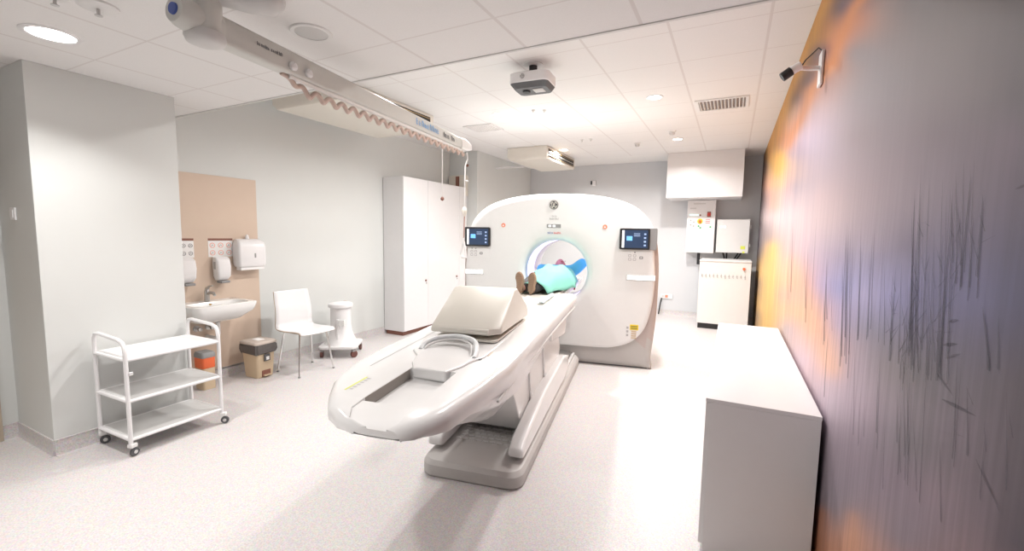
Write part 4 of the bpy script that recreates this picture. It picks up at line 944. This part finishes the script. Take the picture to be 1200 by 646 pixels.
# ---------------------------------------------------------------- tall wardrobe
WX, WY0, WY1, WZ = -4.12, 4.77, 6.405, 2.265
wr = thing('tall_cabinet', ((XL+WX)/2, (WY0+WY1)/2, 0), 0, 'tall white double-door cabinet against the left wall', 'cabinet')
B().box(XL+.01, WX-.02, WY0, WY1, .06, WZ).build('carcass', 'white', wr, bevel=.002)
B().box(XL+.03, WX-.04, WY0+.02, WY1-.02, 0, .06).build('plinth', 'inkbrown', wr)
wm = 6.15
for y0, y1, hy in ((WY0+.001, 5.32, 5.26), (5.324, 6.163, 6.087)):
    d = B().box(WX-.0195, WX, y0, y1, .065, WZ-.001).build('door', 'white', wr, bevel=.002)
    B().cyl((WX, hy, .765), (WX+.012, hy, .765), .014, n=16).build('lock', 'inkbrown', d)
    B().cyl((WX, hy+.015, .725), (WX+.008, hy+.015, .725), .010, n=16).build('lock', 'steel', d)

B().box(WX-.0195, WX, 6.168, WY1-.001, .065, WZ-.001).build('filler_panel', 'white', wr, bevel=.002)
# device on the column face above the wardrobe and little wall fittings
t = thing('wall_device', (-4.3, 6.38, 2.2), 0, 'beige wall device with a dark strip peeping over the tall cabinet', 'wall device')
b = B(); b.prism(rrect(-4.47, -4.11, 2.12, 2.478, .03), 6.35, 6.419, 'y'); b.build('housing', 'acbeige', t, bevel=.006)
B().box(-4.32, -4.25, 6.342, 6.35, 2.14, 2.46).build('dark_strip', 'inkbrown', t)
t = B().lathe([(.001, -.02), (.022, -.018), (.025, 0), (.001, 0)], cap=False, n=20, T=Matrix.Translation((-4.127, 6.419, 2.648))@Matrix.Rotation(R(-90), 4, 'X')).build('dark_wall_button', 'inkbrown'); tag(t, 'small dark round button high on the wall column behind the ceiling arm', 'wall button')
t = thing('wall_sensor', (-2.54, YB-.02, 2.45), 0, 'tiny white sensor box with a dark eye high on the back wall', 'wall sensor')
B().box(-2.56, -2.49, YB-.04, YB-.001, 2.47, 2.57).build('housing', 'white', t, bevel=.004); B().box(-2.60, -2.57, YB-.03, YB-.001, 2.50, 2.57).build('eye', 'ink', t, bevel=.003)
t = thing('light_switch', (-4.165, PY0-.002, 1.52), 0, 'white light switch on the narrow dark face of the pillar', 'switch')
B().box(-4.205, -4.125, PY0-.010, PY0-.0005, 1.52, 1.60).build('switch_plate', 'white', t, bevel=.003); B().box(-4.19, -4.14, PY0-.016, PY0-.010, 1.535, 1.585).build('rocker', 'white', t, bevel=.003)

# ---------------------------------------------------------------- ceiling-hung arm
A0, A1 = Vector((-1.955, 1.12, 2.30)), Vector((-2.31, 3.62, 2.31))
dirv = (A1-A0); LA = dirv.length; az = math.atan2(dirv.y, dirv.x)
FA = Matrix.Translation(A0)@Matrix.Rotation(az, 4, 'Z')        # +x along the arm
arm = thing('pendant_arm', A0+Vector((.02, -.05, 0)), az, 'long pale grey ceiling-mounted support arm with a blue-capped joint', 'ceiling arm')
b = B(FA)
prof = lambda x, h, w_: [(x, p[0], p[1]) for p in rrect(-w_/2, w_/2, -h/2, h/2, min(h, w_)*.22, 3)]
b.loft([prof(.0, .115, .075), prof(.6, .11, .07), prof(1.5, .10, .065), prof(2.30, .09, .062)]); b.build('beam', 'armgrey', arm, angle=60)
b = B(FA); b.loft([prof(2.29, .10, .075), prof(2.36, .105, .08), prof(2.46, .085, .07), prof(2.52, .05, .06)]); b.build('end_cap', 'greywhite', arm)
b = B(FA); b.tube([(0, 0, .0), (-.02, 0, 0), (-.10, 0, .004), (-.145, 0, .006), (-.165, 0, .007)], [.060, .064, .062, .056, .046], 28); jn = b.build('joint_housing', 'armgrey', arm, angle=60)
b = B(FA); b.tube([(-.1645, 0, .007), (-.172, 0, .007)], [.023, .021], 20); b.build('blue_cap', 'blue', jn)
b = B(FA); b.lathe([(.060, -.065), (.066, -.02), (.066, .09), (.058, .12)], (-.055, -.005, .0), n=28); b.build('joint_collar', 'armgrey', arm, angle=60)
b = B(FA); b.lathe([(.001, 0), (.04, .002), (.066, .012), (.074, .03), (.070, .05)], (-.05, -.005, -.085), cap=False, n=28); b.build('lower_cover', 'lightgrey', arm, angle=60)
# upper link and rounded knuckle that carry the arm from the ceiling column
b = B(FA); b.tube([(-.055, -.005, .125), (.0, -.07, .135), (.05, -.14, .14), (.09, -.21, .14), (.11, -.245, .14)], [.04, .055, .07, .07, .04], 24); b.build('upper_link', 'lightgrey', arm, angle=60)
B(FA).cyl((.06, -.17, .14), (.06, -.17, H1-A0.z+.0), .05, n=28).build('ceiling_column', 'armgrey', arm)
marks('dark_lettering', FA@Matrix.Translation((0, -.0395, 0))@Matrix.Identity(4), .16, .30, .002, .018, 0, 13, 'ink', arm, 6, 6)
marks('blue_lettering', FA@Matrix.Translation((0, -.0375, 0)), 1.50, 1.86, -.02, .026, 0, 9, mat('light_blue_print', (.20, .42, .72), .5), arm, 7)
marks('dark_lettering', FA@Matrix.Translation((0, -.037, 0)), 1.93, 2.14, -.022, .02, 0, 6, 'ink', arm, 8, 3)
# second tube along the beam + coiled hose below
B(FA).tube([(.36, -.01, -.062), (1.2, -.01, -.058), (2.4, 0, -.05)], .014, 8).build('cable_tube', 'greywhite', arm)
for x in (.36, .46): B(FA).lathe([(.001, 0), (.02, 0), (.022, .012), (.012, .02), (.001, .02)], cap=False, n=16, T=Matrix.Translation((x, -.036, -.02))@Matrix.Rotation(R(90), 4, 'X')).build('clamp_knob', 'white', arm)
pts = []; N_ = 560; turns = 21
for i in range(N_):
    t = i/(N_-1); x = .33+2.08*t; a = 2*math.pi*turns*t
    pts.append((x, .004*math.cos(a), -.055-.055*min(1, t*14)+.035*t+.017*math.sin(a)*min(1, t*14)))
B(FA).tube(pts, .0125, 8).build('coiled_hose', 'coil', arm, angle=80)
# cords hanging from the arm end
def hang(px, py, d):  # helper: world point on the arm at distance d
    return FA@Vector((d, 0, -.05))
p = FA@Vector((1.98, .0, -.06))
t = thing('pull_cord', (p.x, p.y, 1.75), 0, 'thin white cord with dark knob hanging from the ceiling arm before the tall cabinet', 'cord')
B().tube([(p.x, p.y, p.z), (p.x, p.y, 1.79)], .004, 6).build('cord', 'greywhite', t)
B().lathe([(.001, 0), (.014, .008), (.016, .02), (.008, .034), (.001, .036)], (p.x, p.y, 1.755), cap=False, n=14).build('knob', 'inkbrown', t)
p = FA@Vector((2.47, .0, -.055))
t = thing('hanging_handset', (p.x, p.y, 1.25), 0, 'white handset on a brown cable hanging from the end of the ceiling arm', 'handset')
B().tube([(p.x, p.y, p.z), (p.x+.01, p.y, p.z-.06), (p.x-.015, p.y, p.z-.12), (p.x-.02, p.y, p.z-.26), (p.x+.02, p.y, p.z-.265)], .007, 8).build('hook', 'greywhite', t)
B().tube([(p.x-.02, p.y, p.z-.25), (p.x-.022, p.y, p.z-.52)], .004, 6).build('upper_cord', 'greywhite', t)
B().lathe([(.01, 0), (.018, .02), (.026, .05), (.022, .075), (.008, .09)], (p.x-.022, p.y, p.z-.60), n=14).build('connector', 'acbeige', t)
B().tube([(p.x-.022, p.y, p.z-.6), (p.x-.03, p.y, p.z-.85), (p.x-.03, p.y, 1.43)], .006, 8).build('lower_cable', 'pinkbrown', t)
hx, hy, hz = p.x-.03, p.y, 1.25
B().tube([(hx, hy, 1.44), (hx-.004, hy, 1.40), (hx-.03, hy, 1.28), (hx-.02, hy, hz), (hx+.03, hy, hz), (hx+.022, hy, 1.30), (hx+.004, hy, 1.40)], .010, 8).build('triangular_grip', 'white', t)

# ---------------------------------------------------------------- low white cabinet by the mural
lc = thing('low_cabinet', (.15, 3.1, 0), 0, 'low white cabinet in the right foreground beside the mural', 'cabinet')
B().box(-.048, .371, 2.122, 4.11, .0, .7295).build('carcass', 'white', lc, bevel=.0015)
B().box(-.068, .372, 2.121, 4.112, .730, .748).build('top_panel', 'white', lc, bevel=.0015)
for k in range(4):
    y0 = 2.13+k*.4945; d = B().box(-.067, -.0485, y0+.002, y0+.4925, .04, .724).build('door', 'white', lc, bevel=.001)

# ---------------------------------------------------------------- back wall equipment
t = thing('boxed_duct', (-.47, 8.2, 2.13), 0, 'large plain white boxing hanging from the ceiling above the wall cabinets', 'duct boxing')
B().box(-1.055, .10, 7.862, YB-.001, 2.14, H2-.001).build('panelling', 'white', t, bevel=.003)
t = thing('power_cabinet', (-.5, 8.52, 1.2), 0, 'tall white wall cabinet with red and yellow switches on its door', 'electrical cabinet')
B().box(-.745, -.285, 8.36, YB-.001, 1.21, 2.135).build('housing', 'white', t, bevel=.004)
cd = B().box(-.74, -.29, 8.345, 8.3595, 1.215, 2.13).build('door', 'white', t, bevel=.003)
def knob(x, z, r, m, par, y=8.345, name='switch'): return B().lathe([(.001, .03), (r*.8, .028), (r, .0), (.001, 0)], cap=False, n=20, T=Matrix.Translation((x, y, z))@Matrix.Rotation(R(90), 4, 'X')).build(name, m, par)
o = B().box(-.42, -.36, 8.338, 8.345, 1.84, 1.93).build('red_switch_plate', 'inkbrown', cd); knob(-.39, 1.885, .032, 'redc', cd, 8.338, 'red_switch')
o = B().cyl((-.53, 8.345, 1.765), (-.53, 8.339, 1.765), .045, n=24).build('yellow_ring', 'yellow', cd); knob(-.53, 1.765, .025, 'orange', cd, 8.338, 'emergency_button')
for x, z, m in ((-.53, 1.87, 'inkbrown'), (-.36, 1.665, 'inkgreen'), (-.68, 1.78, 'inkgrey'), (-.68, 1.70, 'inkgrey'), (-.63, 1.75, 'inkgrey'), (-.63, 1.68, 'inkgrey'), (-.55, 1.68, 'inkgreen'), (-.52, 1.65, 'inkgreen')):
    B().cyl((x, 8.345, z), (x, 8.338, z), .014, n=14).build('indicator', m, cd)
B().box(-.70, -.56, 8.342, 8.345, 1.865, 1.885).build('display_strip', 'glowstrip', cd)
B().box(-.645, -.45, 8.342, 8.345, 2.06, 2.08).build('printed_title', 'lightgrey', cd); B().box(-.70, -.6, 8.342, 8.345, 1.98, 2.0).build('printed_title', 'lightgrey', cd)
for k in range(3): B().box(-.44, -.37, 8.342, 8.345, 1.73+k*.03, 1.738+k*.03).build('small_print', 'inkred', cd)
t = thing('wall_junction_box', (0, 8.52, 1.22), 0, 'square off-white wall box with yellow stickers and side hinges', 'electrical box')
B().box(-.255, .25, 8.38, YB-.001, 1.225, 1.80).build('housing', 'greywhite', t, bevel=.004)
cd = B().box(-.25, .245, 8.366, 8.3795, 1.23, 1.795).build('door', 'greywhite', t, bevel=.004)
for x in (-.19, -.135): B().box(x-.018, x+.018, 8.362, 8.366, 1.655, 1.685).build('indicator_light', 'glowstrip', cd)
for z in (1.36, 1.67): B().box(.25, .272, 8.40, 8.44, z-.03, z+.03).build('hinge', 'white', t, bevel=.003)
for x, z, w_, h in ((.16, 1.32, .07, .055), (.175, 1.24, .035, .03)): B().box(x-w_/2, x+w_/2, 8.3635, 8.366, z-h/2, z+h/2).build('yellow_sticker', 'lime', cd)
t = thing('floor_power_unit', (-.08, 7.95, 0), 0, 'waist-high white floor unit with a row of vents and a dark base', 'power unit')
B().box(-.455, .285, 7.66, 8.40, .09, 1.10).build('housing', 'greywhite', t, bevel=.006)
B().box(-.46, .29, 7.65, 8.41, 1.10, 1.122).build('top_cap', 'greywhite', t, bevel=.006)
B().box(-.44, .27, 7.69, 8.38, 0, .09).build('plinth', 'black', t)
knob(.185, 1.00, .022, 'orange', t, 7.66, 'red_button')
rs = random.Random(5)
for k in range(12):
    x = -.41+k*.056; b = B()
    b.box(x-.013, x+.013, 7.656, 7.66, .868, .876); b.box(x-.004, x+.004, 7.656, 7.66, .84+rs.uniform(-.01, .01), .90); b.box(x+.006, x+.014, 7.656, 7.66, .84, .85)
    b.build('vent_mark', 'inkgrey', t)
cbs = thing('cable_bundle', (0, 8.45, 1.1), 0, 'black cables dropping from the wall boxes behind the floor power unit', 'cables')
for pts_ in ([(-.53, 8.47, 1.205), (-.53, 8.47, 1.0)], [(-.14, 8.5, 1.225), (-.12, 8.5, 1.15), (-.10, 8.48, 1.0)], [(-.08, 8.5, 1.225), (-.08, 8.49, 1.0)], [(.10, 8.5, 1.225), (.05, 8.5, 1.13), (-.03, 8.48, 1.0)], [(.14, 8.5, 1.225), (.10, 8.5, 1.15), (.0, 8.48, 1.0)]):
    B().tube(catmull(pts_, 5), .013 if pts_[0][0] > -.5 else .025, 8).build('cable', 'black', cbs)
t = thing('wall_socket', (-1.05, YB-.01, .33), 0, 'white socket strip with red mark low on the back wall right of the scanner', 'socket')
B().box(-1.16, -.95, YB-.02, YB-.001, .32, .41).build('socket_plate', 'white', t, bevel=.003)
b = B().box(-1.08, -1.03, YB-.024, YB-.02, .34, .39); b.build('red_socket', 'sticker', t); B().box(-1.14, -1.10, YB-.023, YB-.02, .345, .385).build('socket_face', 'lightgrey', t)
B().tube([(-1.14, YB-.03, .33), (-1.16, YB-.05, .2), (-1.18, YB-.06, .02)], .012, 8).build('plug_cord', 'black', t)

# ---------------------------------------------------------------- security camera on the mural wall
cc = thing('security_camera', (XR-.002, 2.97, 2.38), 0, 'small white and black security camera on a bracket at the top of the mural', 'security camera')
B().box(XR-.018, XR-.002, 2.93, 3.02, 2.32, 2.50).build('wall_plate', 'white', cc, bevel=.006)
B().tube([(XR-.018, 2.97, 2.415), (XR-.06, 2.94, 2.41), (.285, 2.87, 2.395), (.265, 2.86, 2.395)], .013, 10).build('bracket_arm', 'white', cc)
q0, q1, q2 = Vector((.275, 2.85, 2.405)), Vector((.232, 2.85, 2.382)), Vector((.189, 2.85, 2.352))
B().tube([q0, q1], [.023, .023], 20).build('camera_body', 'white', cc, bevel=.003)
b = B(); b.tube([q1, q2], [.025, .025], 20); b.build('camera_hood', 'black', cc, bevel=.003)
B().tube([q0+Vector((.005, .005, .0)), q0+Vector((.02, .02, .03)), (XR-.03, 2.96, 2.52), (XR-.004, 2.97, 2.50)], .003, 6).build('cable', 'ink', cc)
